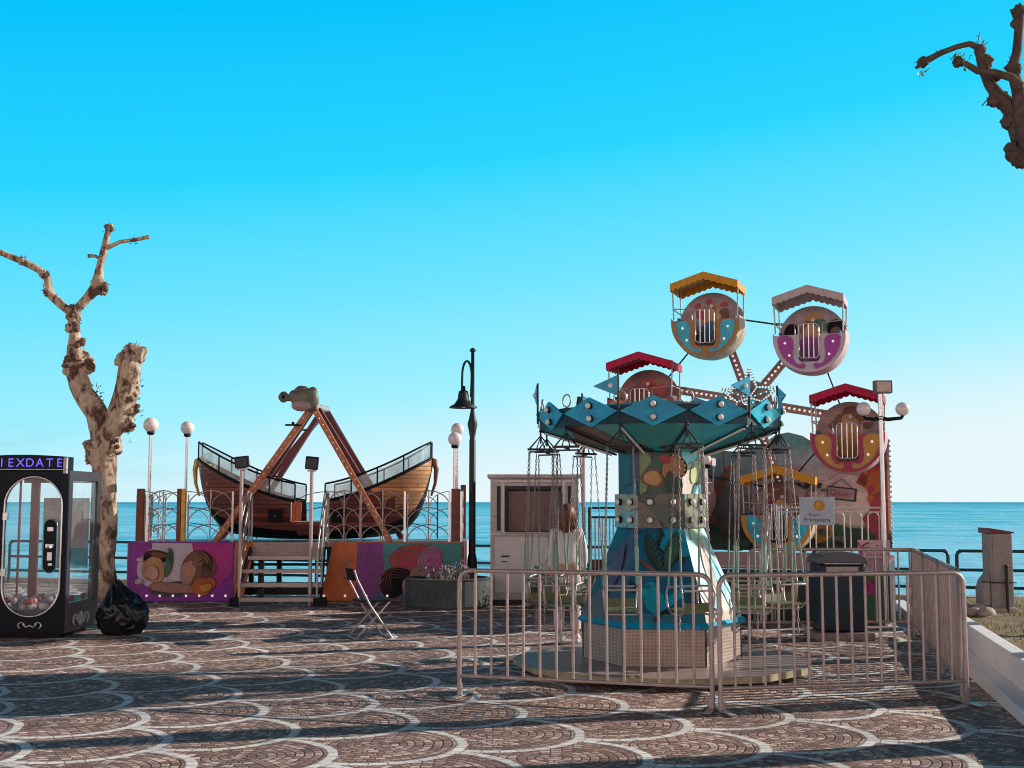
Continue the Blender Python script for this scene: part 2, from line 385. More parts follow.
    def build(s, name, material, parent=None, bevel=0, mods=None):
        off = Vector((0, 0, 0)); p = parent
        while p is not None: off += Vector(p.location); p = p.parent
        me = bpy.data.meshes.new(name)
        me.from_pydata([v - off for v in s.v], [], s.f)
        if s.mats:
            lst = list(s.mats)
            for x in lst: me.materials.append(x)
        elif material: me.materials.append(material)
        if len(s.mats) > 1:
            me.polygons.foreach_set('material_index', s.fm)
        me.polygons.foreach_set('use_smooth', s.fs)
        bm = bmesh.new(); bm.from_mesh(me); bmesh.ops.recalc_face_normals(bm, faces=bm.faces); bm.to_mesh(me); bm.free()
        me.update()
        o = bpy.data.objects.new(name, me); C.objects.link(o)
        if parent: o.parent = parent
        if bevel:
            bv = o.modifiers.new('bevel', 'BEVEL'); bv.width = bevel; bv.segments = 2; bv.limit_method = 'ANGLE'
        return o
def tag(o, label, cat, group=None):
    o['label'] = label; o['category'] = cat
    if group: o['group'] = group
    return o
def thing(name, label, cat, loc=(0, 0, 0), group=None):
    o = bpy.data.objects.new(name, None); C.objects.link(o); o.location = loc; o.empty_display_size = .2
    return tag(o, label, cat, group)
def struct(name, mb, m):
    o = mb.build(name, m); o['kind'] = 'structure'; return o
def kids(o): return [c for c in C.objects if c.parent == o]
def dup(o, loc=None, rz=None, label=None, parent=None):
    c = o.copy(); C.objects.link(c)
    if parent is not None: c.parent = parent
    for k in kids(o):
        if k is not c: dup(k, parent=c)
    if loc is not None: c.location = loc
    if rz is not None: c.rotation_euler = (0, 0, rz)
    if label: c['label'] = label
    return c
def text_mb(mb, s, org, ux, uy, height, m, thick=0, width=None):
    cu = bpy.data.curves.new('t', 'FONT'); cu.body = s; cu.size = 1; cu.align_x = 'CENTER'; cu.align_y = 'CENTER'; cu.resolution_u = 3
    ob = bpy.data.objects.new('t', cu); C.objects.link(ob)
    me = bpy.data.meshes.new_from_object(ob.evaluated_get(bpy.context.evaluated_depsgraph_get()))
    xs = [v.co.x for v in me.vertices]; ys = [v.co.y for v in me.vertices]
    cx = (max(xs) + min(xs)) / 2; cy = (max(ys) + min(ys)) / 2; sy = height / (max(ys) - min(ys)); sx = sy if width is None else width / (max(xs) - min(xs))
    org = Vector(org); ux = Vector(ux); uy = Vector(uy)
    mb.add([org + ux * (v.co.x - cx) * sx + uy * (v.co.y - cy) * sy for v in me.vertices], [tuple(p.vertices) for p in me.polygons], m)
    bpy.data.objects.remove(ob); bpy.data.meshes.remove(me)
def arc(c, ux, uy, rx, ry, a0, a1, n=12):
    c = Vector(c); ux = Vector(ux); uy = Vector(uy)
    return [c + ux * rx * math.cos(a0 + (a1 - a0) * i / n) + uy * ry * math.sin(a0 + (a1 - a0) * i / n) for i in range(n + 1)]
XH = Vector((1, 0, 0)); YH = Vector((0, 1, 0)); ZH = Vector((0, 0, 1))

# ------------------------------------------------------------------ setting
def seaY(x): return 22.68 - .284 * x
g = MB(); g.face([(-70, -40, 0), (70, -40, 0), (70, seaY(70) + .35, 0), (-70, seaY(-70) + .35, 0)])
struct('paved_promenade', g, M['paving'])
me = bpy.data.meshes.new('sea'); vs = []; fs = []; cr = []
NC = 300; ys = [16.0]
while ys[-1] < 2500: ys.append(ys[-1] + max(.22, ys[-1] ** 1.75 * .00042))
SO = [(1.1, .045, 90), (2.6, .08, 230), (7, .10, 800), (22, .10, 2600)]
for y in ys:
    for i in range(NC + 1):
        x = (i / NC * 2 - 1) * (.52 * y + 14); h = 0; c = 0
        for (lam, am, far) in SO:
            w = max(0, min(1, 2 - y / far * 1.6)); w2 = max(.0, min(1, y / (lam * 9)))
            if w > 0:
                n_ = noise.noise(Vector((x / lam * .55, y / lam, lam))); n_ = 1 - 2.4 * abs(n_)
                h += am * w * n_; c += w * w2 * n_ * .5
        vs.append((x, y, -2.6 + h)); cr.append(.5 + .42 * c + .25 * noise.noise(Vector((x / 60, y / 90, 4))))
w_ = NC + 1
fs = [(j * w_ + i, j * w_ + i + 1, (j + 1) * w_ + i + 1, (j + 1) * w_ + i) for j in range(len(ys) - 1) for i in range(NC)]
n0 = len(vs); ye = ys[-1]; xe = .52 * ye + 14
vs += [(-xe, ye, -2.6), (xe, ye, -2.6), (30000, 45000, -2.6), (-30000, 45000, -2.6), (-30000, 16, -2.7), (30000, 16, -2.7)]; cr += [.5] * 6
fs += [(n0, n0 + 1, n0 + 2, n0 + 3)]
b0_, b1_ = n0 + 4, n0 + 5
fs += [(n0 + 4, 0, n0, n0 + 3), (w_ - 1, n0 + 5, n0 + 2, n0 + 1)]
me.from_pydata(vs, [], fs); at_ = me.attributes.new('crest', 'FLOAT', 'POINT'); at_.data.foreach_set('value', cr)
me.polygons.foreach_set('use_smooth', [True] * len(fs)); me.materials.append(M['sea']); me.update()
so_ = bpy.data.objects.new('sea', me); C.objects.link(so_); so_['kind'] = 'structure'
d = Vector((1, -.284, 0)).normalized(); nrm = Vector((.284, 1, 0)).normalized()
g = MB(); a = Vector((0, seaY(0), 0)) + nrm * .35
g.box(a + nrm * .1 + Vector((0, 0, -1.35)), (150, .35, 2.9), rz=-math.atan(.284))
g.build('sea_wall', M['stone'])
tag(bpy.data.objects['sea_wall'], 'low pale stone edge of the sea wall running behind the railing', 'wall')

# raised verge with grass, low white kerb wall
def kx(y): return 3.904 + .218 * (y - 9.42)
g = MB(); y0, y1 = 6.2, 21.4
nx, ny = 26, 60; vs = []; fs = []
for j in range(ny + 1):
    y = y0 + (y1 - y0) * j / ny
    for i in range(nx + 1):
        x = kx(y) + .37 + 7 * (i / nx) ** 1.3
        z = .20 + .05 * noise.noise(Vector((x * 1.3, y * 1.3, 0))) + .05 * noise.noise(Vector((x * 4, y * 4, 5)))
        if i == 0: z = .2
        if j > ny - 10: z -= .19 * (j - ny + 10) / 10
        vs.append((x, min(y, seaY(x) + .2), z))
for j in range(ny):
    for i in range(nx): q = j * (nx + 1) + i; fs.append((q, q + 1, q + nx + 2, q + nx + 1))
g.add(vs, fs, None, True); struct('verge', g, M['grass'])
g = MB(); r2 = random.Random(3)
for k in range(5200):
    y = r2.uniform(8.5, 20.5); x = kx(y) + .42 + 5 * r2.random() ** 1.4
    if noise.noise(Vector((x * .9, y * .9, 3))) < -.12: continue
    z = .20 + .05 * noise.noise(Vector((x * 1.3, y * 1.3, 0))); h = r2.uniform(.03, .10); a = r2.uniform(0, PI); w = .008
    dx, dy = math.cos(a) * w, math.sin(a) * w; lx, ly = r2.uniform(-.04, .04), r2.uniform(-.04, .04)
    if y > 18: z -= .12
    g.face([(x - dx, y - dy, z - .01), (x + dx, y + dy, z - .01), (x + lx, y + ly, z + h)])
o = g.build('grass_blades', mat('dry_grass_blades', (.32, .27, .09), .8, 0, .5, 2, 0, .2)); o['kind'] = 'stuff'; tag(o, 'sparse dry grass growing on the verge behind the white kerb', 'grass')
t = thing('kerb_wall', 'low whitewashed kerb wall with a step beside the grass verge', 'kerb', (kx(8), 8, 0))
def strip(x0, x1, z0, z1, ya, yb):
    m_ = MB(); n = 12
    for i in range(n):
        A = ya + (yb - ya) * i / n; B = ya + (yb - ya) * (i + 1) / n - .006
        vs = [(kx(A) + x0, A, z0), (kx(A) + x1, A, z0), (kx(B) + x1, B, z0), (kx(B) + x0, B, z0), (kx(A) + x0, A, z1), (kx(A) + x1, A, z1), (kx(B) + x1, B, z1), (kx(B) + x0, B, z1)]
        m_.add(vs, [(0, 3, 2, 1), (4, 5, 6, 7), (0, 1, 5, 4), (1, 2, 6, 5), (2, 3, 7, 6), (3, 0, 4, 7)])
    return m_
strip(0, .2, -.02, .11, 5, 20).build('step', M['kerb'], t, bevel=.015)
strip(.2, .37, -.02, .36, 5, 15.2).build('upstand', M['kerb'], t, bevel=.02)

# ------------------------------------------------------------------ sea railing, one section after another
def rail_section(name, P, Q):
    P = Vector(P); Q = Vector(Q)
    c = (P + Q) / 2; dd = (Q - P).normalized(); L = (Q - P).length
    tt = thing(name, '', 'railing', (c.x, c.y, 0), 'sections of the seaside railing')
    A = Vector((P.x, P.y, 0)); B = Vector((Q.x, Q.y, 0)); h = .88; r = .16
    for E, sgn in ((A, 1), (B, -1)):
        mb = MB(); mb.tube([E, E + ZH * (h - .08), E + ZH * (h - .025) + dd * sgn * .02, E + ZH * h + dd * sgn * .07], .032, 8); mb.build('post', M['rail'], tt)
    for z in (h, h * .64, h * .31):
        mb = MB(); mb.tube([A + dd * .03 + ZH * z, B - dd * .03 + ZH * z], .026, 8); mb.build('rail', M['rail'], tt)
    return tt
step_ = Vector((1, -.284, 0)).normalized()
post0 = Vector((7.43, seaY(7.43), 0))
secs = []
for k in range(-9, 2):
    P = post0 + step_ * (2.35 * k + .07); Q = post0 + step_ * (2.35 * (k + 1) - .07)
    secs.append((k, rail_section('sea_railing', P, Q)))
lab = {1: 'dark sea railing section at the far right end of the photo beyond the cabinet', 0: 'dark sea railing section standing behind the grey utility cabinet', -1: 'dark sea railing section just right of the painted fairground backdrop',
       -2: 'dark sea railing section hidden behind the painted wheel backdrop', -3: 'dark sea railing section behind the swing carousel column', -4: 'dark sea railing section just right of the white kiosk', -5: 'dark sea railing section behind the white kiosk and black street lamp',
       -6: 'dark sea railing section behind the right end of the ship ride', -7: 'dark sea railing section seen under the ship ride staircase', -8: 'dark sea railing section behind the left panel of the ship ride', -9: 'dark sea railing section seen between the bare tree and the ship ride'}
for k, o in secs: o['label'] = lab[k]
P = post0 + step_ * (2.35 * -9 - .07); Q = P - step_ * 2.21
o = rail_section('sea_railing', Q, P); o['label'] = 'dark sea railing section seen through the prize machine glass'
Q2 = Q - step_ * .14
o = rail_section('sea_railing', Q2 - step_ * 2.2, Q2); o['label'] = 'dark sea railing section at the far left edge of the photo'

# ------------------------------------------------------------------ crowd barriers
def barrier_parts(t, L=2.25, H=1.1, bars=13):
    r = .10; z0 = .19
    fr = MB(); pts = [(-L / 2, 0, .0), (-L / 2, 0, H - r)] + [(-L / 2 + r - r * math.cos(a), 0, H - r + r * math.sin(a)) for a in [PI / 8 * i for i in range(1, 5)]]
    pts += [(L / 2 - r + r * math.sin(a), 0, H - r + r * math.cos(a)) for a in [PI / 8 * i for i in range(0, 5)]] + [(L / 2, 0, 0)]
    fr.tube(pts, .0205, 10); fr.build('frame', M['galv'], t)
    lr = MB(); lr.tube([(-L / 2, 0, z0), (L / 2, 0, z0)], .017, 8); lr.build('bottom_rail', M['galv'], t)
    for i in range(bars):
        x = -L / 2 + L * (i + 1) / (bars + 1)
        b = MB(); b.tube([(x, 0, z0 + .01), (x, 0, H - .015)], .0125, 8); b.build('bar', M['galv'], t)
    for s in (-1, 1):
        f = MB(); f.box((s * (L / 2 - .01), 0, .016), (.06, .5, .012)); f.box((s * (L / 2 - .01), 0, .07), (.035, .035, .10)); f.build('foot', M['galv'], t, bevel=.004)
t = thing('crowd_barrier', 'grey steel crowd barrier in front of the swing carousel, left one of the front pair', 'barrier', (0, 0, 0), 'steel crowd barriers around the rides')
barrier_parts(t, 2.21, bars=14)
def place_line(o, a, b):
    a = Vector(a); b = Vector(b); c = (a + b) / 2; o.location = (c.x, c.y, 0); o.rotation_euler = (0, 0, math.atan2(b.y - a.y, b.x - a.x))
proto_barrier = t
b2 = dup(t, label='grey steel crowd barrier at front right, its end touching the white kerb')
b3 = dup(t, label='grey steel crowd barrier standing farther back behind the dark waste bin')
b2r = b2
for c_ in list(kids(b2)): bpy.data.objects.remove(c_)
barrier_parts(b2, 2.2, bars=16)
place_line(b2, (1.70, 10.02, 0), (3.85, 10.44, 0)); place_line(b3, G(746, 637.5), G(927, 637))
place_line(t, (-.475, 10.78, 0), (1.655, 10.10, 0))
# barrier of flat slats running back towards the sea
def slat_barrier(p, q, label, H=1.1):
    p = Vector(p); q = Vector(q); L = (q - p).length; c = (p + q) / 2
    t = thing('slatted_barrier', label, 'barrier', (0, 0, 0), 'slatted barriers in a row beside the kerb')
    fr = MB(); r = .3
    fr.tube([(-L / 2, 0, 0), (-L / 2, 0, H - .08), (-L / 2 + .1, 0, H), (L / 2 - .1, 0, H - .0), (L / 2, 0, H - .08), (L / 2, 0, 0)], .022, 8); fr.build('frame', M['galv'], t)
    lr = MB(); lr.tube([(-L / 2, 0, .15), (L / 2, 0, .15)], .02, 8); lr.build('bottom_rail', M['galv'], t)
    n = int(L / .15)
    for i in range(n):
        x = -L / 2 + L * (i + .5) / n
        b = MB(); b.box((x, 0, (H + .10) / 2), (.048, .024, H - .14)); b.build('slat', M['slatpaint'], t)
    place_line(t, p, q)
    return t
sp0 = Vector((3.90, 10.66, 0)); sp1 = Vector((5.12, 15.6, 0))
for i in range(3):
    A = sp0 + (sp1 - sp0) * (i / 3 + .004); B = sp0 + (sp1 - sp0) * ((i + 1) / 3 - .004)
    slat_barrier(A, B, ['nearest pale slatted barrier panel seen edge on beside the white kerb', 'middle pale slatted barrier panel of the row beside the white kerb', 'farthest pale slatted barrier panel of the row, towards the sea'][i])

# ------------------------------------------------------------------ utility cabinet
P = G(1000, 626)
t = thing('utility_cabinet', 'tall narrow grey utility cabinet standing on the grass verge', 'cabinet', (P.x, P.y, .15))
mb = MB(); mb.box((P.x, P.y, .76), (.31, .30, 1.02)); mb.build('body', M['cabinet'], t, bevel=.015)
mb = MB(); mb.prism([(-.17, 0), (.17, 0), (.17, .02), (-.17, .075)], (P.x, P.y - .18, 1.27), XH, ZH, (0, .4, 0)); mb.build('lid', M['redbrown'], t)
mb = MB(); mb.prism([(-.156, 0), (-.27, 0), (-.27, .22), (-.24, .33), (-.156, .44)][::-1], (P.x, P.y - .13, .28), XH, ZH, (0, .28, 0)); mb.build('bulging_side_box', M['cabinet'], t, bevel=.02)
mb = MB(); mb.tube([(P.x + .04, P.y - .2, .2), (P.x + .04, P.y - .2, .82)], .022, 8); mb.sphere((P.x + .04, P.y - .2, .82), .03, 8); mb.build('pipe', M['iron'], t)
mb = MB(); mb.tube([(P.x - .3, P.y - .19, .62), (P.x - .1, P.y - .185, .60), (P.x + .18, P.y - .185, .60)], .007, 6); mb.build('cable', M['black'], t)
mb = MB(); mb.box((P.x - .05, P.y, .20), (.46, .42, .13)); mb.build('plinth', M['stone'], t, bevel=.03)
mb = MB(); mb.box((P.x - .0, P.y - .156, .85), (.24, .008, .72)); mb.build('door', M['cabinet'], t, bevel=.003)
# stones by the cabinet
r3 = random.Random(5)
for k in range(7):
    x = P.x - .55 + r3.uniform(-.25, .25); y = P.y - .3 + r3.uniform(-.5, .6); rr = r3.uniform(.05, .11)
    mb = MB(); sd = r3.uniform(0, 50); mb.sphere((x, y, .23), rr, 10, sc=(1.3, 1, .8), fn=lambda dd: 1 + .35 * noise.noise(dd * 1.6 + Vector((sd, 0, 0))))
    tag(mb.build('stone', M['stone']), 'rough pale stone lying in the grass left of the utility cabinet', 'stone', 'stones beside the utility cabinet')

# ------------------------------------------------------------------ plane trees
def limb(pts, Y, r0=None):
    """pts = [(px, py, width px, dy)] -> world points, radii"""
    P_ = []; R0 = []
    for p in pts:
        dy = p[3] if len(p) > 3 else 0
        P_.append(W(p[0], p[1], Y + dy)); R0.append(p[2] / F * (Y + dy) / 2)
    # resample with wobble
    out = []; rs = []
    for i in range(len(P_) - 1):
        L = (P_[i + 1] - P_[i]).length; n = max(2, int(L / .06))
        for k in range(n):
            f = k / n; q = P_[i].lerp(P_[i + 1], f); rr = R0[i] * (1 - f) + R0[i + 1] * f
            w = noise.noise_vector(q * 1.7) * min(rr, .10) * .35
            out.append(q + w); rs.append(rr * (1 + .12 * noise.noise(q * 3.5) + .05 * noise.noise(q * 9)))
    out.append(P_[-1]); rs.append(R0[-1])
    return out, rs
def knob(mb, p, r, seed):
    mb.sphere(p, r, 26, fn=lambda dd: .9 + .40 * noise.noise(dd * 1.5 + Vector((seed, 0, 0))) + .28 * noise.noise(dd * 3.4 + Vector((0, seed, 0))) + .14 * noise.noise(dd * 9 + Vector((0, seed, 0))))
def gnarl(mb, p, r, seed):
    q = random.Random(seed)
    for i in range(7):
        dv = Vector((q.uniform(-1, 1), q.uniform(-.8, .5), q.uniform(-1, 1))) * r * .75; rr = r * q.uniform(.25, .6); sd = q.uniform(0, 99)
        mb.sphere(Vector(p) + dv, rr, 12, sc=(q.uniform(.7, 1.3), 1, q.uniform(.6, 1.2)), fn=lambda dd: 1 + .55 * noise.noise(dd * 2.2 + Vector((sd, 0, 0))) + .35 * noise.noise(dd * 5 + Vector((0, sd, 0))))
def shoots(mb, p, rad, n, ln, rr, seed):
    r = random.Random(seed)
    for i in range(n):
        a = r.uniform(0, 2 * PI); b = r.uniform(-.6, 1.2); dd = Vector((math.cos(a) * math.cos(b), math.sin(a) * math.cos(b), math.sin(b)))
        q = Vector(p) + dd * rad * .8; e = q + (dd + Vector((0, 0, .4))) * ln * r.uniform(.4, 1) 
        mb.tube([q, (q + e) / 2 + Vector((r.uniform(-.01, .01),) * 3), e], [rr, rr * .8, rr * .4], 5)
def leaves(mb, p, n, spread, size, seed):
    r = random.Random(seed)
    for i in range(n):
        c = Vector(p) + Vector((r.gauss(0, spread), r.gauss(0, spread), r.gauss(0, spread)))
        a = Vector((r.uniform(-1, 1), r.uniform(-1, 1), r.uniform(-1, 1))).normalized(); b = a.orthogonal().normalized()
        s_ = size * r.uniform(.6, 1.2)
        mb.face([c - a * s_, c + b * s_ * .45, c + a * s_, c - b * s_ * .45])
Yt = 19.0; base = G(101, 603); Yt = base.y
t = thing('plane_tree', 'bare pollarded plane tree with mottled bark behind the prize machine', 'tree', (base.x, base.y, 0), 'bare pollarded plane trees')
mb = MB()
p, r = limb([(104, 604, 28), (105, 590, 22), (106, 560, 20), (107, 520, 20), (105, 480, 22), (103, 455, 26), (107, 434, 29)], Yt); mb.tube(p, r, 16)
for i, (x, y, rr) in enumerate([(96, 449, 11), (107, 441, 15), (93, 458, 8), (112, 447, 10), (101, 600, 17)]): knob(mb, W(x, y, Yt), rr / F * Yt, i * 3.1)
mb.build('trunk', M['bark'], t)
mb = MB()
for i, (x, y, rr) in enumerate([(98, 447, 9), (108, 446, 10), (103, 455, 7), (113, 443, 7), (92, 452, 6), (70, 366, 9), (80, 357, 9), (87, 365, 7), (76, 372, 6), (73, 328, 6), (77, 343, 6), (72, 312, 6), (131, 396, 7), (134, 384, 5), (133, 409, 6), (128, 425, 6), (126, 357, 7), (100, 287, 7), (47, 292, 4), (45, 275, 4)]): gnarl(mb, W(x + 1, y, Yt - .07), rr / F * Yt, i * 5)
mb.build('bark_knots', M['knob'], t)
mb = MB(); p, r = limb([(104, 434, 26), (95, 412, 23), (83, 392, 21), (77, 372, 22), (74, 350, 13), (75, 330, 11), (72, 311, 12)], Yt); mb.tube(p, r, 14)
for i, (x, y, rr) in enumerate([(71, 366, 10), (79, 362, 12), (86, 366, 9), (72, 328, 7), (76, 343, 8), (72, 312, 8), (76, 318, 6)]): knob(mb, W(x, y, Yt), rr / F * Yt, 20 + i * 2.3)
mb.build('limb', M['bark'], t)
mb = MB(); p, r = limb([(108, 434, 24), (119, 418, 26), (124, 400, 25), (128, 380, 23), (130, 362, 21), (134, 351, 19)], Yt); mb.tube(p, r, 14)
for i, (x, y, rr) in enumerate([(124, 359, 9), (134, 352, 9), (129, 408, 10), (133, 392, 7), (131, 377, 7), (127, 425, 8)]): knob(mb, W(x, y, Yt), rr / F * Yt, 50 + i * 2.9)
mb.tube([W(130, 352, Yt), W(144, 355, Yt)], 8.5 / F * Yt, 12)
mb.build('limb', M['bark'], t)
mb = MB(); p, r = limb([(72, 313, 9), (62, 306, 8.5), (49, 294, 9), (46, 278, 8), (38, 270, 7), (20, 260, 7), (2, 253, 6), (-16, 247, 5)], Yt); mb.tube(p, r, 10)
for i, (x, y, rr) in enumerate([(48, 292, 5), (44, 274, 5), (22, 261, 4.5)]): knob(mb, W(x, y, Yt), rr / F * Yt, 80 + i)
mb.build('branch', M['bark'], t)
mb = MB(); p, r = limb([(74, 312, 9), (88, 297, 10), (98, 286, 13), (100, 265, 8), (105, 246, 7), (109, 230, 6)], Yt); mb.tube(p, r, 10)
for i, (x, y, rr) in enumerate([(100, 287, 8), (97, 282, 6), (109, 228, 5)]): knob(mb, W(x, y, Yt), rr / F * Yt, 90 + i)
p, r = limb([(107, 248, 5), (120, 242, 4), (135, 240, 4), (149, 237, 4.5)], Yt); mb.tube(p, r, 8)
p, r = limb([(101, 259, 4), (95, 256, 3), (88, 256, 4)], Yt); mb.tube(p, r, 6)
mb.build('branch', M['bark'], t)
mb = MB()
for i, (x, y, rr) in enumerate([(80, 362, 13), (73, 327, 7), (72, 312, 8), (76, 343, 8), (100, 286, 8), (46, 290, 4), (22, 260, 3), (129, 400, 12), (133, 385, 10), (131, 415, 12), (107, 443, 15), (132, 352, 10), (109, 229, 4), (96, 392, 8), (120, 440, 12), (133, 242, 3), (40, 272, 3)]):
    shoots(mb, W(x, y, Yt), rr / F * Yt, 7, .07, .007, i)
for i, (x, y) in enumerate([(131, 372), (133, 384), (133, 398), (131, 409), (128, 418), (124, 430), (98, 398), (92, 390)]):
    shoots(mb, W(x, y, Yt), 6 / F * Yt, 8, .05, .012, 40 + i)
mb.build('shoots', M['twig'], t)
mb = MB(); leaves(mb, W(109, 229, Yt), 26, .04, .035, 1); mb.build('leaf_tuft', M['leaf'], t)

Yr = 11.0
bx = 5.35
t = thing('plane_tree', 'dark plane tree branches reaching in at the top right corner', 'tree', (bx, Yr, .15), 'bare pollarded plane trees')
mb = MB(); p, r = limb([(1102, 690, 46), (1098, 560, 38), (1101, 430, 38), (1096, 330, 40), (1088, 262, 34), (1072, 212, 28)], Yr); mb.tube(p, r, 16); knob(mb, W(1090, 330, Yr), .24, 3); mb.build('trunk', M['bark_backlit'], t)
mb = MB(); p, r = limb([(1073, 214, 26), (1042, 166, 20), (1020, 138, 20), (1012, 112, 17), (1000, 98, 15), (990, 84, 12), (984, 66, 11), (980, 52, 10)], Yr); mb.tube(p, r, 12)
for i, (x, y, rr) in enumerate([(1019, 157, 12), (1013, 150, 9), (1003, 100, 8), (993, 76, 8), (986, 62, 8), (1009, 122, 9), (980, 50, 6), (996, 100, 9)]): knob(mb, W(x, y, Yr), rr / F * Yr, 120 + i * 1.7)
mb.build('limb', M['bark_backlit'], t)
mb = MB(); p, r = limb([(980, 48, 7), (970, 44, 6), (957, 47, 6), (940, 53, 6), (923, 62, 7), (916, 68, 3)], Yr); mb.tube(p, r, 9); knob(mb, W(923, 62, Yr), 5.5 / F * Yr, 7); mb.build('branch', M['bark_backlit'], t)
mb = MB(); p, r = limb([(1020, 88, 12), (1012, 78, 9), (996, 73, 8), (978, 71, 7), (966, 64, 6), (954, 62, 6)], Yr - .2); mb.tube(p, r, 9); knob(mb, W(958, 62, Yr - .2), 6 / F * Yr, 9); mb.build('branch', M['bark_backlit'], t)
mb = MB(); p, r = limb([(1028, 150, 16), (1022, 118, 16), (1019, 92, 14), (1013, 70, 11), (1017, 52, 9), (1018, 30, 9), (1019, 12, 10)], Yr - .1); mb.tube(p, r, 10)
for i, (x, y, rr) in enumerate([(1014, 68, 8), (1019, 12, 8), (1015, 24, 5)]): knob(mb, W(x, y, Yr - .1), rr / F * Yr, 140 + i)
mb.build('limb', M['bark_backlit'], t)
mb = MB()
for i, (x, y, rr) in enumerate([(988, 66, 8), (1000, 100, 8), (994, 100, 9), (923, 62, 5), (956, 62, 6), (1014, 66, 7), (1016, 158, 10), (980, 46, 5), (940, 56, 3), (1008, 120, 6)]): shoots(mb, W(x, y, Yr), rr / F * Yr, 6, .05, .005, 60 + i)
mb.tube([W(993, 98, Yr), W(986, 101, Yr), W(982, 106, Yr)], .006, 5); mb.tube([W(978, 42, Yr), W(979, 36, Yr), W(980, 32, Yr)], .004, 5)
mb.build('shoots', M['twig'], t)
mb = MB(); leaves(mb, W(961, 58, Yr - .2), 30, .035, .035, 2); leaves(mb, W(923, 73, Yr), 10, .02, .03, 3); leaves(mb, W(979, 36, Yr), 6, .03, .025, 4); mb.build('leaf_tuft', M['leaf'], t)

# further plane trees of the same row, right of the picture: only their long shadows reach it
def offtree(x, y, wdt, seed, h=3.6):
    r = random.Random(seed)
    t = thing('plane_tree', 'plane tree of the row beside the promenade, its shadow lying across the cobbles', 'tree', (x, y, 0), 'bare pollarded plane trees')
    mb = MB(); pts = [Vector((x + r.uniform(-.05, .05), y + r.uniform(-.05, .05), h * i / 6)) for i in range(7)]
    mb.tube(pts, [wdt * .62, wdt * .5, wdt * .47, wdt * .45, wdt * .46, wdt * .5, wdt * .5], 14); knob(mb, pts[-1], wdt * .65, seed); mb.build('trunk', M['bark'], t)
    for k in range(5):
        a = 2 * PI * k / 5 + r.uniform(-.3, .3); q = pts[-1]; ps = [q]
        for s_ in range(5): q = q + Vector((math.cos(a) * .22, math.sin(a) * .22, .16 + .1 * s_ + r.uniform(-.08, .1))); a += r.uniform(-.3, .3); ps.append(q)
        mb = MB(); mb.tube(ps, [wdt * .30, wdt * .26, wdt * .22, wdt * .18, wdt * .2, wdt * .15], 10); knob(mb, ps[-1], wdt * .28, seed + k); mb.build('limb', M['bark'], t)
offtree(7.8, 14.3, .38, 11); offtree(6.7, 9.55, .46, 12, 3.2)

# ------------------------------------------------------------------ prize machine (black cabinet with glass)
X0, X1, Ya, Yb, ZT = -6.72, -5.62, 15.35, 16.6, 2.10
t = thing('prize_machine', 'tall black prize machine with oval glass window and blue lit sign', 'machine', ((X0 + X1) / 2, Ya, 0))
def plate_hole(mb, x0, x1, z0, z1, hx0, hx1, hz0, hz1, y, th, ux=XH, org=None, n=16):
    cx = (hx0 + hx1) / 2; r = (hx1 - hx0) / 2; inner = []
    for i in range(n + 1): a = PI * i / n; inner.append((cx + r * math.cos(a), hz1 - r + r * math.sin(a)))
    for i in range(n + 1): a = PI + PI * i / n; inner.append((cx + r * math.cos(a), hz0 + r + r * math.sin(a)))
    cz = (hz0 + hz1) / 2; outer = []
    for (a, b) in inner:
        dx, dz = a - cx, b - cz
        k1 = ((x1 - cx) / dx if dx > 0 else (x0 - cx) / dx) if abs(dx) > 1e-9 else 1e9
        k2 = ((z1 - cz) / dz if dz > 0 else (z0 - cz) / dz) if abs(dz) > 1e-9 else 1e9
        k = min(k1, k2); outer.append((cx + dx * k, cz + dz * k))
    # force the corners
    for cxr, czr in ((x1, z1), (x0, z1), (x0, z0), (x1, z0)):
        j = min(range(len(outer)), key=lambda q: (outer[q][0] - cxr) ** 2 + (outer[q][1] - czr) ** 2); outer[j] = (cxr, czr)
    N = len(inner); vs = []
    for yy in (y, y + th):
        vs += [(a, yy, b) for a, b in inner] + [(a, yy, b) for a, b in outer]
    fs = []
    for i in range(N):
        j = (i + 1) % N
        fs += [(i, j, N + j, N + i), (2 * N + i, 3 * N + i, 3 * N + j, 2 * N + j), (i, 2 * N + i, 2 * N + j, j), (N + i, N + j, 3 * N + j, 3 * N + i)]
    mb.add(vs, fs)
    return inner
hx0, hx1, hz0, hz1 = -6.41, -5.685, .27, 2.02
mb = MB(); inn = plate_hole(mb, X0, X1, .06, ZT, hx0, hx1, hz0, hz1, Ya, .05); mb.build('front_panel', M['blackgloss'], t)
mb = MB(); mb.tube([(a, Ya - .008, b) for a, b in inn], .014, 6, closed=True); mb.build('window_trim', M['chrome'], t)
mb = MB(); mb.face([(a, Ya + .03, b) for a, b in inn]); mb.build('window_pane', M['glass'], t)
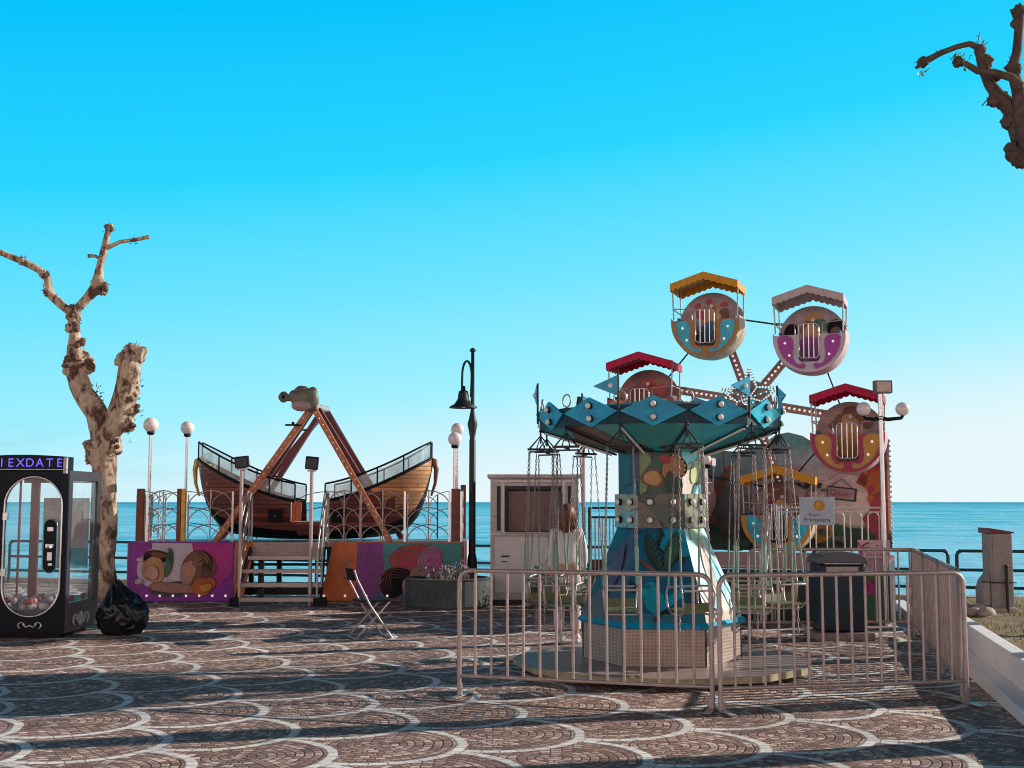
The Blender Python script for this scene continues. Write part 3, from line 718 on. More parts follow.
# side: frame and glass
mb = MB(); fw = .085; xs_ = X1 - .03
for (y0_, y1_, z0_, z1_) in ((Ya + .051, Ya + .05 + fw * 1.6, .06, 2.10), (Yb - fw * 1.6, Yb, .06, 2.10), (Ya + .05 + fw * 1.6, Yb - fw * 1.6, 1.98, 2.10), (Ya + .05 + fw * 1.6, Yb - fw * 1.6, .06, .42)):
    mb.box((xs_, (y0_ + y1_) / 2, (z0_ + z1_) / 2), (.05, y1_ - y0_, z1_ - z0_))
mb.build('side_frame', mat('dark_grey_frame', (.06, .055, .06), .35, .2, .2, 6), t)
mb = MB(); mb.face([(xs_, Ya + .1, .42), (xs_, Yb - .1, .42), (xs_, Yb - .1, 1.98), (xs_, Ya + .1, 1.98)]); mb.build('side_pane', M['glass'], t)
mb = MB()
for (x0_, x1_, z0_, z1_) in ((X0, X0 + .015, .06, ZT), (X1 - .12, X1 - .06, .06, ZT), (X0 + .06, X1 - .12, 1.96, ZT), (X0 + .06, X1 - .12, .06, .34), (-6.56, -6.45, .34, 1.96)):
    mb.box(((x0_ + x1_) / 2, Yb - .03, (z0_ + z1_) / 2), (x1_ - x0_, .05, z1_ - z0_))
mb.build('back_frame', M['redbrown'], t)
mb = MB(); mb.box(((X0 + X1) / 2 - .03, (Ya + Yb) / 2, ZT - .02), (X1 - X0 - .07, Yb - Ya - .12, .03)); mb.build('roof', M['black'], t)
mb = MB(); mb.box(((X0 + X1) / 2 - .03, (Ya + Yb) / 2, .28), (X1 - X0 - .08, Yb - Ya - .12, .12)); mb.build('tray', M['black'], t)
# sign box, gently bowed
mb = MB(); n = 10; pts = []
for i in range(n + 1): f = i / n; pts.append((X0 + (X1 - .05 - X0) * f, .05 * math.sin(PI * f)))
vs = []; 
for (x, bow) in pts: vs += [(x, Ya - .03 - bow, 2.103), (x, Ya - .03 - bow, 2.275 + bow * .4), (x, Ya + .3, 2.275 + bow * .4), (x, Ya + .3, 2.103)]
fs = [];
for i in range(n):
    for k in range(4): fs.append((i * 4 + k, i * 4 + (k + 1) % 4, (i + 1) * 4 + (k + 1) % 4, (i + 1) * 4 + k))
fs += [(0, 1, 2, 3), (n * 4 + 3, n * 4 + 2, n * 4 + 1, n * 4)]
mb.add(vs, fs); hdr = mb.build('sign_box', M['blackgloss'], t)
mb = MB()
wds = 'IEXDATE'; xs0 = W(4, 466, Ya).x; xs1 = W(61, 466, Ya).x
for i, ch in enumerate(wds):
    x = xs0 + (xs1 - xs0) * i / (len(wds) - 1); f = (x - X0) / (X1 - X0)
    text_mb(mb, ch, (x, Ya - .036 - .05 * math.sin(PI * f), 2.195), XH, ZH, .105, None)
mb.build('lettering', M['led'], hdr)
mb = MB(); mb.tube([(X0 + (X1 - X0) * i / n, Ya - .035 - .05 * math.sin(PI * i / n), 2.11) for i in range(n + 1)], .009, 6); mb.build('sign_trim', M['chrome'], hdr)
mb = MB(); mb.box((X1 - .03, Ya - .03, 2.16), (.04, .05, .20)); mb.build('corner_block', M['offwhite'], t)
# control unit
mb = MB(); cxm = -5.81; st = [(cxm + .085 * math.cos(a), 1.40 + .085 * math.sin(a)) for a in [PI * i / 8 for i in range(9)]] + [(cxm + .085 * math.cos(a), .90 + .085 * math.sin(a)) for a in [PI + PI * i / 8 for i in range(9)]]
mb.prism(st, (0, Ya - .03, 0), XH, ZH, (0, .02, 0)); cu = mb.build('control_unit', M['blackgloss'], t)
mb = MB(); mb.tube([(a, Ya - .035, b) for a, b in st], .008, 6, closed=True); mb.build('unit_trim', mat('teal_trim', (.10, .34, .42), .3, .5, .1, 5), cu)
mb = MB()
for (dx, z, w, h) in ((0, 1.36, .075, .05), (-.005, 1.15, .10, .045), (0, 1.02, .06, .10), (.01, .92, .05, .03)): mb.box((cxm + dx, Ya - .036, z), (w, .012, h), m=M['chrome'])
mb.tube([(cxm - .02, Ya - .05, 1.13), (cxm + .03, Ya - .09, 1.14)], .018, 8, m=M['chrome']); mb.build('coin_slot', M['chrome'], cu)
# hinges, ornament
for z in (1.52, .82):
    mb = MB(); mb.box((hx0 + .02, Ya - .018, z), (.06, .03, .09)); mb.build('hinge', M['chrome'], t)
def scroll(mb, c, ux, uy, s, r=.008):
    for sg in (-1, 1):
        pts = []
        for i in range(16):
            f = i / 15; a = -1.2 + 4.6 * f; q = s * (.16 + .10 * (1 - f)); pts.append(Vector(c) + Vector(ux) * sg * (s * .62 + q * math.cos(a) * 1.2) + Vector(uy) * (q * math.sin(a)))
        mb.tube(pts, r, 5)
        mb.tube([Vector(c) + Vector(uy) * -.02 * s, Vector(c) + Vector(ux) * sg * s * .3 + Vector(uy) * -.16 * s, Vector(c) + Vector(ux) * sg * s * .55 + Vector(uy) * .05 * s], r * 1.3, 5)
mb = MB(); scroll(mb, (-6.04, Ya - .006, .165), XH, ZH, .16, .009); mb.build('scroll_ornament', M['chrome'], t)
mb = MB(); scroll(mb, (X1 + .004, 15.95, .20), YH, ZH, .30, .016); mb.disc((X1, 15.95, .20), .09, XH, .012); mb.build('scroll_ornament', M['offwhite'], t)
mb = MB(); mb.box(((X0 + X1) / 2, Ya + .5, .03), (1.0, .9, .055)); mb.build('base', M['rubber'], t)
mb = MB(); mb.box((-6.06, Yb - .08, 1.28), (.62, .012, .95), m=M['offwhite']); mb.box((-5.87, Yb - .089, .95), (.22, .006, .26), m=M['cyan']); text_mb(mb, '1', (-5.84, Yb - .094, 1.52), XH, ZH, .13, M['black']); mb.box((-5.72, Yb - .09, 1.46), (.11, .006, .02), m=M['black'])
mb.build('poster_and_reflection', M['offwhite'], t)  # poster widened so its pale board stands in for a glass reflection
r4 = random.Random(9)
for k in range(64):
    x = r4.uniform(X0 + .12, X1 - .14); y = r4.uniform(Ya + .1, Yb - .16); z = .385 + (.06 if r4.random() < .35 else 0)
    mb = MB(); mb.sphere((x, y, z), .042, 10)
    o = tag(mb.build('capsule', [M['magenta'], M['pink'], M['amber'], M['white'], M['pink'], M['red']][k % 6]), 'small coloured prize capsule heaped behind the glass of the black machine', 'capsule', 'prize capsules in the black machine')

# ------------------------------------------------------------------ black rubbish bag
P = G(118, 636); P = Vector((P.x + .02, 15.75, 0))
mb = MB(); n = 110; k = 70; vs = []; fs = []
for i in range(k + 1):
    ph = PI * i / k
    for j in range(n):
        a = 2 * PI * j / n; dd = Vector((math.sin(ph) * math.cos(a), math.sin(ph) * math.sin(a), math.cos(ph)))
        w2 = Vector((dd.x * 2.1, dd.y * 2.1, dd.z * 1.1)) + noise.noise_vector(dd * 1.7) * .5
        ds, _p = noise.voronoi(w2 + Vector((3, 0, 0))); e1_ = ds[1] - ds[0]
        ds2, _p = noise.voronoi(w2 * 2.3 + Vector((7, 0, 0))); e2_ = ds2[1] - ds2[0]
        q = .84 + .15 * max(0, 1 - e1_ * 2.2) + .06 * max(0, 1 - e2_ * 2.2) + .12 * noise.noise(dd * 1.2 + Vector((9, 0, 0)))
        top = max(0, dd.z) ** 2
        v = Vector((dd.x * .335 * q * (1 - .50 * top) - .08 * top, dd.y * .27 * q * (1 - .5 * top), .29 + dd.z * .34 * q + .08 * max(0, dd.z) ** 8))
        v.z = max(v.z, .012); vs.append(P + v)
for i in range(k):
    for j in range(n): fs.append((i * n + j, (i + 1) * n + j, (i + 1) * n + (j + 1) % n, i * n + (j + 1) % n))
mb.add(vs, fs, None, True)
mg = mat('black_polythene', (.010, .011, .014), .30, 0, .2, 12, .2, 0)
tag(mb.build('rubbish_bag', mg), 'full black plastic rubbish bag slumped against the prize machine', 'bag')

# ------------------------------------------------------------------ folding chair
t = thing('folding_chair', 'black and chrome folding chair standing alone on the cobbles', 'chair', (0, 0, 0))
for s in (-1, 1):
    y = s * .2
    mb = MB(); mb.tube([(-.26, y, .86), (-.22, y, .74), (-.05, y, .42), (.24, y, .012)], .0135, 8); mb.build('leg', M['chairsteel'], t)
    mb = MB(); mb.tube([(.21, y * .88, .46), (-.0, y * .88, .24), (-.22, y * .88, .012)], .0135, 8); mb.build('leg', M['chairsteel'], t)
mb = MB(); mb.tube([(.24, -.2, .013), (.24, .2, .013)], .011, 8); mb.tube([(-.22, -.176, .013), (-.22, .176, .013)], .011, 8); mb.build('floor_bar', M['chairsteel'], t)
mb = MB(); mb.prism([(-.19, -.17), (.20, -.19), (.22, 0), (.20, .19), (-.19, .17)], (.02, 0, .455), XH, YH, (0, 0, .03)); mb.build('seat', M['rubber'], t, bevel=.01)
mb = MB(); n = 8; vs = []
for i in range(n + 1):
    f = i / n; bow = -.03 * math.sin(PI * f)
    vs += [(-.252 + bow, -.19 + .38 * f, .87), (-.215 + bow, -.19 + .38 * f, .73), (-.235 + bow, -.19 + .38 * f, .725), (-.272 + bow, -.19 + .38 * f, .875)]
fs = [(i * 4 + k, i * 4 + (k + 1) % 4, (i + 1) * 4 + (k + 1) % 4, (i + 1) * 4 + k) for i in range(n) for k in range(4)] + [(0, 1, 2, 3), (n * 4 + 3, n * 4 + 2, n * 4 + 1, n * 4)]
mb.add(vs, fs); mb.build('backrest', M['rubber'], t)
t.location = (-1.80, 15.42, 0); t.rotation_euler = (0, 0, R_(24))

# ------------------------------------------------------------------ globe lamps and floodlights on poles
def globe_lamp(px, py, rpx, Y, zb, label):
    c = W(px, py, Y); r = rpx / F * Y
    t = thing('globe_lamp', label, 'lamp', (c.x, Y, zb), 'white globe lamps on poles')
    mb = MB(); mb.tube([(c.x, Y, zb), (c.x, Y, c.z - r * .9)], .028, 10); mb.build('pole', M['chrome'], t)
    mb = MB(); mb.lathe([(.03, -.05), (.065, -.03), (.065, .01), (.0, .012)], (c.x, Y, c.z - r * .95), 14); mb.build('collar', M['black'], t)
    mb = MB(); mb.sphere(c, r, 24); mb.build('globe', M['globe'], t)
globe_lamp(151, 425, 7.6, 21.05, 1.03, 'leftmost globe lamp on its pole at the left end of the ship ride')
globe_lamp(187.5, 428, 6.8, 22.3, 1.03, 'globe lamp on a slim pole, second from the left beside the ship ride')
globe_lamp(455, 439, 7.0, 21.05, 1.03, 'lower and nearer of the two globe lamps left of the black street lamp')
globe_lamp(457.5, 429.5, 6.6, 22.4, 1.03, 'higher globe lamp half hidden behind another, left of the street lamp')
globe_lamp(706, 460, 5.5, 17.9, .9, 'small globe lamp right of the painted carousel column')
def flood(px, py, w, h, Y, zb, label, tilt=.15):
    c = W(px, py, Y)
    t = thing('floodlight', label, 'floodlight', (c.x, Y, zb), 'box floodlights on poles')
    mb = MB(); mb.tube([(c.x, Y, zb), (c.x, Y, c.z - h / 2 - .03)], .03, 10); mb.build('pole', M['galv'], t)
    mb = MB(); Rm = Matrix.Rotation(tilt, 3, 'Y') @ Matrix.Rotation(.12, 3, 'X'); mb.box(c, (w, .10, h), rot=Rm)
    hd = mb.build('head', M['black'], t, bevel=.01)
    mb = MB(); mb.box(c + Rm @ Vector((0, -.055, 0)), (w * .82, .006, h * .8), rot=Rm); mb.build('lens', mat('dull_lamp_glass', (.06, .08, .09), .15, 0, .1, 5), hd)
    mb = MB(); mb.box(c + Vector((0, .02, -h / 2 - .02)), (w * .7, .06, .03)); mb.build('bracket', M['galv'], t)
flood(242, 462, .23, .19, 20.12, 0, 'black floodlight on a pole at the left of the ship ride stairs', -.1)
flood(312, 463, .21, .21, 20.12, 0, 'black floodlight on a pole at the right of the ship ride stairs', .1)
flood(583, 402, .20, .15, 19.0, 0, 'small floodlight on a grey pole just behind the carousel canopy')

# ------------------------------------------------------------------ street lamp with bell shade
Yl = 21.3; b0 = W(472, 590, Yl); X = b0.x
t = thing('street_lamp', 'tall black cast iron street lamp with a bell shade on a hooked arm', 'street lamp', (X, Yl, 0))
def zz(py, Y): return W(472, py, Y).z
mb = MB(); H = [zz(y, Yl) for y in (575, 440, 430, 424, 418, 410, 352)]
mb.lathe([(.0, 0), (.16, .0), (.16, .10), (.10, .14), (.085, .7), (.062, .8), (.056, H[1]), (.045, H[1] + .03), (.07, H[2]), (.09, H[3]), (.062, H[4]), (.034, H[5]), (.030, H[6]), (.055, H[6] + .01), (.055, H[6] + .05), (.02, H[6] + .07), (0, H[6] + .08)], (X, Yl, 0), 16); mb.build('post', M['iron'], t)
S_ = lambda px, py: W(px, py, Yl)
mb = MB(); pts = [S_(471, 397), S_(471.5, 385)] + [S_(467 + 4.8 * math.cos(a), 376 - 15 * math.sin(a)) for a in [PI * i / 10 for i in range(0, 11)]] + [S_(462, 390)]; mb.tube(pts, .022, 8); mb.build('hooked_arm', M['iron'], t)
c = S_(463.3, 408); s = Yl / F
mb = MB(); mb.lathe([(14.2 * s, 0), (14.0 * s, 1.2 * s), (9 * s, 4 * s), (5.8 * s, 9 * s), (5.2 * s, 14 * s), (4.4 * s, 17 * s), (2.2 * s, 18 * s), (1.8 * s, 22 * s), (0, 22.5 * s)], c, 24); mb.lathe([(13.8 * s, .2 * s), (8.6 * s, 3.4 * s), (5 * s, 9 * s), (0, 9 * s)], c, 24); sh = mb.build('bell_shade', M['iron'], t)
mb = MB(); mb.sphere(c + ZH * .07, .07, 12); mb.build('bulb', M['globe'], sh)

# ------------------------------------------------------------------ pirate ship ride
YD = 20.9
ctr = W(297.5, 600, YD)
ride = thing('swinging_ship_ride', 'pirate ship swing ride with painted panels and arched railings by the sea', 'fairground ride', (ctr.x, YD, 0))
zd = 1.02
def DX(px, Y=YD): return (px - 512) / F * Y
xl, xr = DX(132.5), DX(464)
mb = MB(); mb.box(((xl + xr) / 2, YD + .95, zd - .045), (xr - xl, 1.9, .08)); mb.build('deck', M['deck'], ride)
mb = MB()
for x in (xl + .06, DX(232), DX(262), DX(330), DX(395), xr - .06):
    for y in (YD + .15, YD + 1.8): mb.box((x, y, zd / 2 - .04), (.09, .09, zd - .09))
for z in (.2, .55, .85): mb.box(((xl + xr) / 2, YD + 1.7, z), (xr - xl - .2, .05, .05))
mb.box(((xl + xr) / 2, YD + .9, .12), (xr - xl - .2, .12, .12)); mb.build('chassis', M['iron'], ride)
# painted panels
def poly_panel(mb, pts, y, th, m): mb.prism([(p[0], p[1]) for p in pts], (0, y, 0), XH, ZH, (0, th, 0), m)
def blob(cx, cz, rx, rz, seed=0, n=26, wob=.12, rot=0):
    out = []
    for i in range(n):
        a = 2 * PI * i / n; q = 1 + wob * math.sin(2 * a + seed) + wob * .6 * math.sin(3 * a + seed * 2.1)
        x, z = rx * q * math.cos(a), rz * q * math.sin(a); out.append((cx + x * math.cos(rot) - z * math.sin(rot), cz + x * math.sin(rot) + z * math.cos(rot)))
    return out
def paint(mb, pts, lay, m, y):
    if lay > 3 and len(pts) > 12:
        cx_ = sum(p[0] for p in pts) / len(pts); cz_ = sum(p[1] for p in pts) / len(pts)
        mb.add([(cx_ + (p[0] - cx_) * 1.05 + .004, y - .003 * lay + .0015, cz_ + (p[1] - cz_) * 1.07) for p in pts], [tuple(range(len(pts)))], M['redbrown'])
    mb.add([(p[0], y - .003 * lay, p[1]) for p in pts], [tuple(range(len(pts)))], m)
def strokes(mb, cx, cz, rx, rz, n, m, y, lay, a0, a1, w=.008, rot=0):
    for i in range(n):
        f = .35 + .62 * i / max(1, n - 1); pa = []; pb = []
        for j in range(13):
            a = a0 + (a1 - a0) * j / 12; ww = w * math.sin(PI * j / 12) + .001
            for lst, q in ((pa, f * rx + ww), (pb, f * rx - ww)):
                x = q * math.cos(a); z = q * rz / rx * math.sin(a) + .012 * math.sin(a * 3 + i); lst.append((cx + x * math.cos(rot) - z * math.sin(rot), y - .003 * lay, cz + x * math.sin(rot) + z * math.cos(rot)))
        mb.add(pa + pb, [(k, k + 1, 14 + k, 13 + k) for k in range(12)], m)
pt = zd - .003; ybp = YD - .03
mb = MB(); xa, xb = xl, DX(237)
poly_panel(mb, [(xa, .02), (xb, .02), (xb, pt), (xa, pt)], ybp, .03, mat('violet_panel', (.26, .01, .33), .4, 0, .3, 2))
paint(mb, blob(xa + .58, .58, .42, .37, 1, wob=.05), 1, M['lilac'], ybp)
paint(mb, [(xa + .4, .25), (xa + 1.15, .25), (xa + 1.12, pt - .02), (xa + .4, pt - .02)], 2, M['lilac'], ybp)
paint(mb, [(xa + 1.1, .25), (xb - .3, .22), (xb - .02, .5), (xb - .02, pt - .02), (xa + 1.08, pt - .02), (xa + 1.16, .6)], 3, mat('hot_magenta_paint', (.50, .01, .25), .4, 0, .2, 3), ybp)
paint(mb, blob(xa + .48, .76, .22, .12, .4, rot=-.15), 4, M['rubber'], ybp); paint(mb, blob(xa + .44, .55, .17, .24, 2), 5, M['tan'], ybp)
paint(mb, blob(xa + .7, .66, .06, .25, 1, rot=-.1), 6, M['green'], ybp); paint(mb, blob(xa + .9, .24, .5, .12, .3, rot=.05), 7, M['darkgreen'], ybp)
paint(mb, blob(xa + 1.2, .60, .26, .28, 1.2), 8, M['brown'], ybp); paint(mb, blob(xa + 1.03, .50, .13, .21, 0), 9, mat('peach_paint', (.50, .23, .17), .4), ybp)
paint(mb, blob(xa + .82, .24, .42, .09, .8, rot=-.1), 10, mat('peach_paint_dark', (.42, .18, .14), .4), ybp); paint(mb, blob(xa + 1.3, .27, .19, .15, 0), 11, M['orange'], ybp)
paint(mb, blob(xa + .42, .50, .10, .13, 2), 12, mat('peach_paint_light', (.62, .33, .25), .4), ybp); paint(mb, blob(xa + .52, .80, .13, .05, .4, rot=-.2), 13, M['brown'], ybp)
paint(mb, blob(xa + 1.25, .70, .14, .08, 1.2, rot=.3), 14, mat('warm_brown_paint', (.32, .12, .06), .4), ybp); paint(mb, blob(xa + 1.33, .52, .07, .12, 1), 15, mat('deep_brown_paint', (.10, .03, .02), .4), ybp)
paint(mb, blob(xa + 1.34, .25, .10, .07, 0), 16, M['amber'], ybp); paint(mb, blob(xa + .2, .35, .06, .05, 1), 17, M['pink'], ybp); paint(mb, blob(xa + .21, .72, .05, .04, 2), 18, M['pink'], ybp)
strokes(mb, xa + 1.2, .60, .26, .28, 6, M['rubber'], ybp, 19, -.4, 1.7, .007); strokes(mb, xa + 1.2, .60, .24, .26, 4, M['tan'], ybp, 20, .1, 1.4, .004)
strokes(mb, xa + .48, .76, .22, .12, 4, M['brown'], ybp, 19, .1, 3.0, .005); strokes(mb, xa + .9, .24, .5, .12, 3, M['green'], ybp, 19, .3, 2.9, .006)
strokes(mb, xa + 1.3, .27, .18, .14, 3, M['red'], ybp, 19, .3, 2.8, .005); strokes(mb, xa + .7, .66, .05, .25, 3, M['darkgreen'], ybp, 19, -.5, 2.0, .004)
panel = mb.build('painted_panel', None, ride)
mb = MB()
for i in range(8): mb.sphere((xa + .12 + i * (xb - xa - .24) / 7, ybp - .05, .11), .022, 8)
mb.build('bulb_row', M['bulb'], panel)
mb = MB(); xa, xb = DX(322, 20.87), DX(463)
xt = DX(335)
poly_panel(mb, [(xa, .02), (xb, .02), (xb, pt), (xt, pt)], ybp, .03, M['orange'])
m_grad = mat('purple_panel', (.24, .015, .26), .4, 0, .3, 2)
paint(mb, [(xt + .38, .03), (xt + 1.0, .03), (xt + 1.0, pt - .01), (xt + .42, pt - .01)], 1, m_grad, ybp)
paint(mb, [(xt + .92, .03), (xb - .01, .03), (xb - .01, pt - .01), (xt + .85, pt - .01)], 2, mat('turquoise_panel', (.02, .27, .28), .4, 0, .2, 2), ybp)
paint(mb, [(xt + .70, .03), (xt + 1.45, .03), (xt + 1.5, .18), (xt + 1.2, .28), (xt + .8, .2)], 3, M['blue'], ybp)
paint(mb, blob(xt + 1.36, .76, .38, .22, .6, rot=.1), 4, M['red'], ybp); paint(mb, blob(xt + 1.40, .74, .28, .14, .9, rot=.2), 5, M['crim'], ybp)
paint(mb, blob(xt + 1.66, .70, .2, .27, 2, rot=-.3), 6, M['magenta'], ybp); paint(mb, blob(xt + 1.08, .34, .27, .26, .4), 7, M['rubber'], ybp)
paint(mb, blob(xt + 1.44, .46, .12, .16, 1), 8, mat('peach_shade', (.40, .22, .20), .4), ybp); paint(mb, blob(xt + 1.3, .22, .1, .2, 1, rot=.3), 9, M['dustpink'], ybp)
strokes(mb, xt + 1.36, .74, .38, .22, 7, M['crim'], ybp, 12, .3, 3.3, .009, .1); strokes(mb, xt + 1.36, .74, .36, .2, 4, M['orange'], ybp, 13, .8, 2.4, .005, .1)
strokes(mb, xt + 1.66, .70, .2, .27, 6, M['dustpink'], ybp, 12, 0, 5.2, .005, -.3); strokes(mb, xt + 1.08, .34, .27, .26, 5, M['redbrown'], ybp, 12, .5, 4.6, .006); strokes(mb, xt + 1.44, .46, .11, .14, 3, M['redbrown'], ybp, 12, 0, 3.2, .004)
strokes(mb, xt + 1.2, .9, .5, .1, 3, M['cyan'], ybp, 12, 3.4, 6.0, .005)
panel2 = mb.build('painted_panel', None, ride)
mb = MB()
for (x, z, r_) in ((xt + .22, .6, .05), (xt + .27, .68, .035), (xt + .5, .83, .05), (xt + .5, .72, .03), (xt + .88, .65, .05), (xt + .84, .5, .04), (xt + .80, .36, .045), (xt + .22, .4, .03), (xt + .93, .78, .03)):
    mb.tube([(x + r_ * math.cos(a), ybp - .04, z + r_ * math.sin(a)) for a in [2 * PI * i / 14 for i in range(14)]], .006, 5, closed=True)
mb.build('bubble_rings', M['dustpink'], panel2)
mb = MB()
for i in range(7): mb.sphere((xa + .08 + i * .36, ybp - .055, .11), .022, 8)
mb.build('bulb_row', M['bulb'], panel2)
mb = MB(); mb.box((xr + .015, YD + .93, zd / 2), (.03, 1.86, zd - .02)); mb.build('side_panel', M['pink'], ride)
mb = MB(); mb.box((xl - .015, YD + .93, zd / 2), (.03, 1.86, zd - .02)); mb.build('side_panel', M['dustpink'], ride)
# stairs
sx0, sx1 = DX(257), DX(325)
mb = MB(); poly_panel(mb, [(DX(237) + .01, .02), (DX(246), .02), (sx0 + .02, pt), (DX(237) + .01, pt)], ybp + .003, .03, None); mb.build('stair_cheek', M['orange'], ride)
mb = MB(); mb.box(((sx0 + sx1) / 2, YD - .02, .895), (sx1 - sx0 + .06, .03, .24)); st = mb.build('staircase', M['tread'], ride)
for i, (z, y) in enumerate(((.77, 20.72), (.56, 20.52), (.345, 20.32), (.12, 20.12))):
    w = sx1 - sx0 + .1 + .06 * i
    mb = MB(); mb.box(((sx0 + sx1) / 2 - .015 * i, y, z), (w, .22, .035)); mb.box(((sx0 + sx1) / 2 - .015 * i, y - .115, z - .012), (w, .012, .06)); mb.build('tread', M['galv'], st)
for sgn, xx in ((-1, sx0 - .06), (1, sx1 + .03)):
    mb = MB(); mb.bar((xx + sgn * .07, 20.05, .03), (xx, 20.85, .9), .035, .10); mb.build('stringer', M['iron'], st)
    for off in (0, .16):
        mb = MB(); x = xx + sgn * off * .3
        mb.tube([(x, 20.08 + off, .03), (x, 20.10 + off, .85 + off), (x, 20.16 + off, 1.05 + off * .9), (x, 20.35, 1.3 + off), (x, 20.75, 1.82 + off * .4), (x, 20.86, 1.86), (x, 20.90, 1.74), (x, 20.90, 1.02)], .017, 8)
        mb.tube([(x, 20.12, .62), (x, 20.86, 1.42)], .013, 6)
        mb.build('handrail', M['chairsteel'], st)
for q_, w_ in ((sx0 - .13, .14), (sx1 + .09, .2)):
    mb = MB(); mb.box((q_, 20.05, .07), (w_, .2, .14)); mb.build('stair_foot', M['black'], st)
# arched railing bays
def arch_bay(x0, x1, y, name='railing', zt=1.93, mt='galv', y1=None, post=True, side=True):
    y1 = y if y1 is None else y1
    mb = MB(); A = Vector((x0, y, zd)); B = Vector((x1, y1, zd)); dv = B - A; wdt = dv.length; dv.normalize(); H_ = zt - zd
    if post: mb.tube([A, A + ZH * (H_ - .1)], .014, 6); mb.tube([B, B + ZH * (H_ - .1)], .014, 6)
    mid = (A + B) / 2; mb.tube([mid, mid + ZH * (H_ - .02)], .012, 6)
    for tier in range(3):
        zb = H_ * (.02 + .32 * tier)
        ry = H_ * .30
        mb.tube(arc(mid + ZH * zb, dv, ZH, wdt / 2, ry, 0, PI, 16), .010 if side else .008, 6)
        for s_ in ((-1, 1) if side else ()):
            mb.tube(arc(mid + dv * s_ * wdt * .5 + ZH * (zb + .02), dv * -s_, ZH, wdt * .46, ry * .88, 0, PI / 2, 8), .007, 6)
    return mb.build(name, M[mt], ride)
yf = YD + .05
for a, b in ((147, 183), (190, 234), (329, 361), (362, 405), (408, 450)): arch_bay(DX(a, yf), DX(b, yf), yf)
yb_ = YD + 1.85
for a, b in ((153, 222), (224, 293), (295, 364), (366, 438)): arch_bay(DX(a, yb_), DX(b, yb_), yb_, side=False, mt='iron')
arch_bay(xl + .08, xl + .08, YD + .1, y1=YD + .95); arch_bay(xl + .08, xl + .08, YD + 1.0, y1=YD + 1.85); arch_bay(xr - .08, xr - .08, YD + .1, y1=YD + .95); arch_bay(xr - .08, xr - .08, YD + 1.0, y1=YD + 1.85)
for px, w, mt in ((142.5, .12, 'woodpost'), (181, .07, 'woodpost'), (185.5, .07, 'gold'), (456, .15, 'woodpost')):
    mb = MB(); mb.box((DX(px, yf), yf, zd + .46), (w, .09, .90)); mb.build('post', M[mt], ride, bevel=.008)
for px in (149.5, 461.5, 449.8, 405.5, 328, 234.5): 
    mb = MB(); mb.box((DX(px, yf), yf - .01, zd + .43), (.035, .04, .86)); mb.build('post', M['chrome'], ride)
mb = MB(); mb.box((DX(463.5, yb_), yb_, zd + .5), (.1, .09, 1.0)); mb.build('post', M['woodpost'], ride)
# A-frames
YC = YD + .85
apf = Vector((DX(312, YD + .1), YD + .12, 3.36)); apb = Vector((apf.x, YD + 1.62, 3.42))
def leg(a, b, w, mt, bulbs=False):
    mb = MB(); mb.bar(a, b, w, w * .8); L = mb.build('leg', M[mt], ride, bevel=.006)
    if bulbs:
        mb = MB(); n = 22
        for i in range(1, n): q = Vector(a).lerp(Vector(b), i / n); mb.sphere(q + Vector((0, -w * .5, 0)), .017, 6)
        mb.build('bulb_row', M['bulboff'], L)
leg(apf, (DX(217, yf), YD + .12, zd), .13, 'copper', True); leg(apf, (DX(391, yf), YD + .12, zd), .12, 'copper', True)
leg(apb, (DX(226, yb_), YD + 1.62, zd), .12, 'redbrown'); leg(apb, (DX(404, yb_), YD + 1.62, zd), .12, 'redbrown')
mb = MB(); mb.tube([apf - YH * .12, apb + YH * .1], .07, 14); mb.build('axle', M['galv'], ride)
mb = MB(); cc = apf + Vector((-.14, -.16, .12))
for (dx, dz, rr, sx_, sz_) in ((.02, .0, .20, 1.2, .95), (.12, -.02, .17, .9, 1.2), (-.02, .14, .11, 1.3, .8), (-.16, .06, .10, 1, .9), (-.34, .03, .10, .95, .95), (-.25, .0, .07, 1.3, .6), (.16, .12, .09, 1, 1)):
    mb.sphere(cc + Vector((dx, 0, dz)), rr, 14, M['olive'], sc=(sx_, .45, sz_), fn=lambda dd: 1 + .12 * noise.noise(dd * 2.5 + Vector((dx * 9, 0, 0))))
mb.sphere(cc + Vector((-.02, -.04, -.12)), .15, 14, M['dustpink'], sc=(1.2, .4, .7)); mb.sphere(cc + Vector((-.34, -.04, .03)), .035, 8, M['rubber'], sc=(1, .5, 1))
mb.build('crest_board', None, ride)
for (px, py, y) in ((293, 425, YD + .02), (302, 430, YD + 1.5)):
    q = W(px, py, y); mb = MB(); mb.box(q, (.26, .06, .03)); mb.sphere(q + ZH * .03, .03, 8); mb.build('spot_bracket', M['black'], ride)
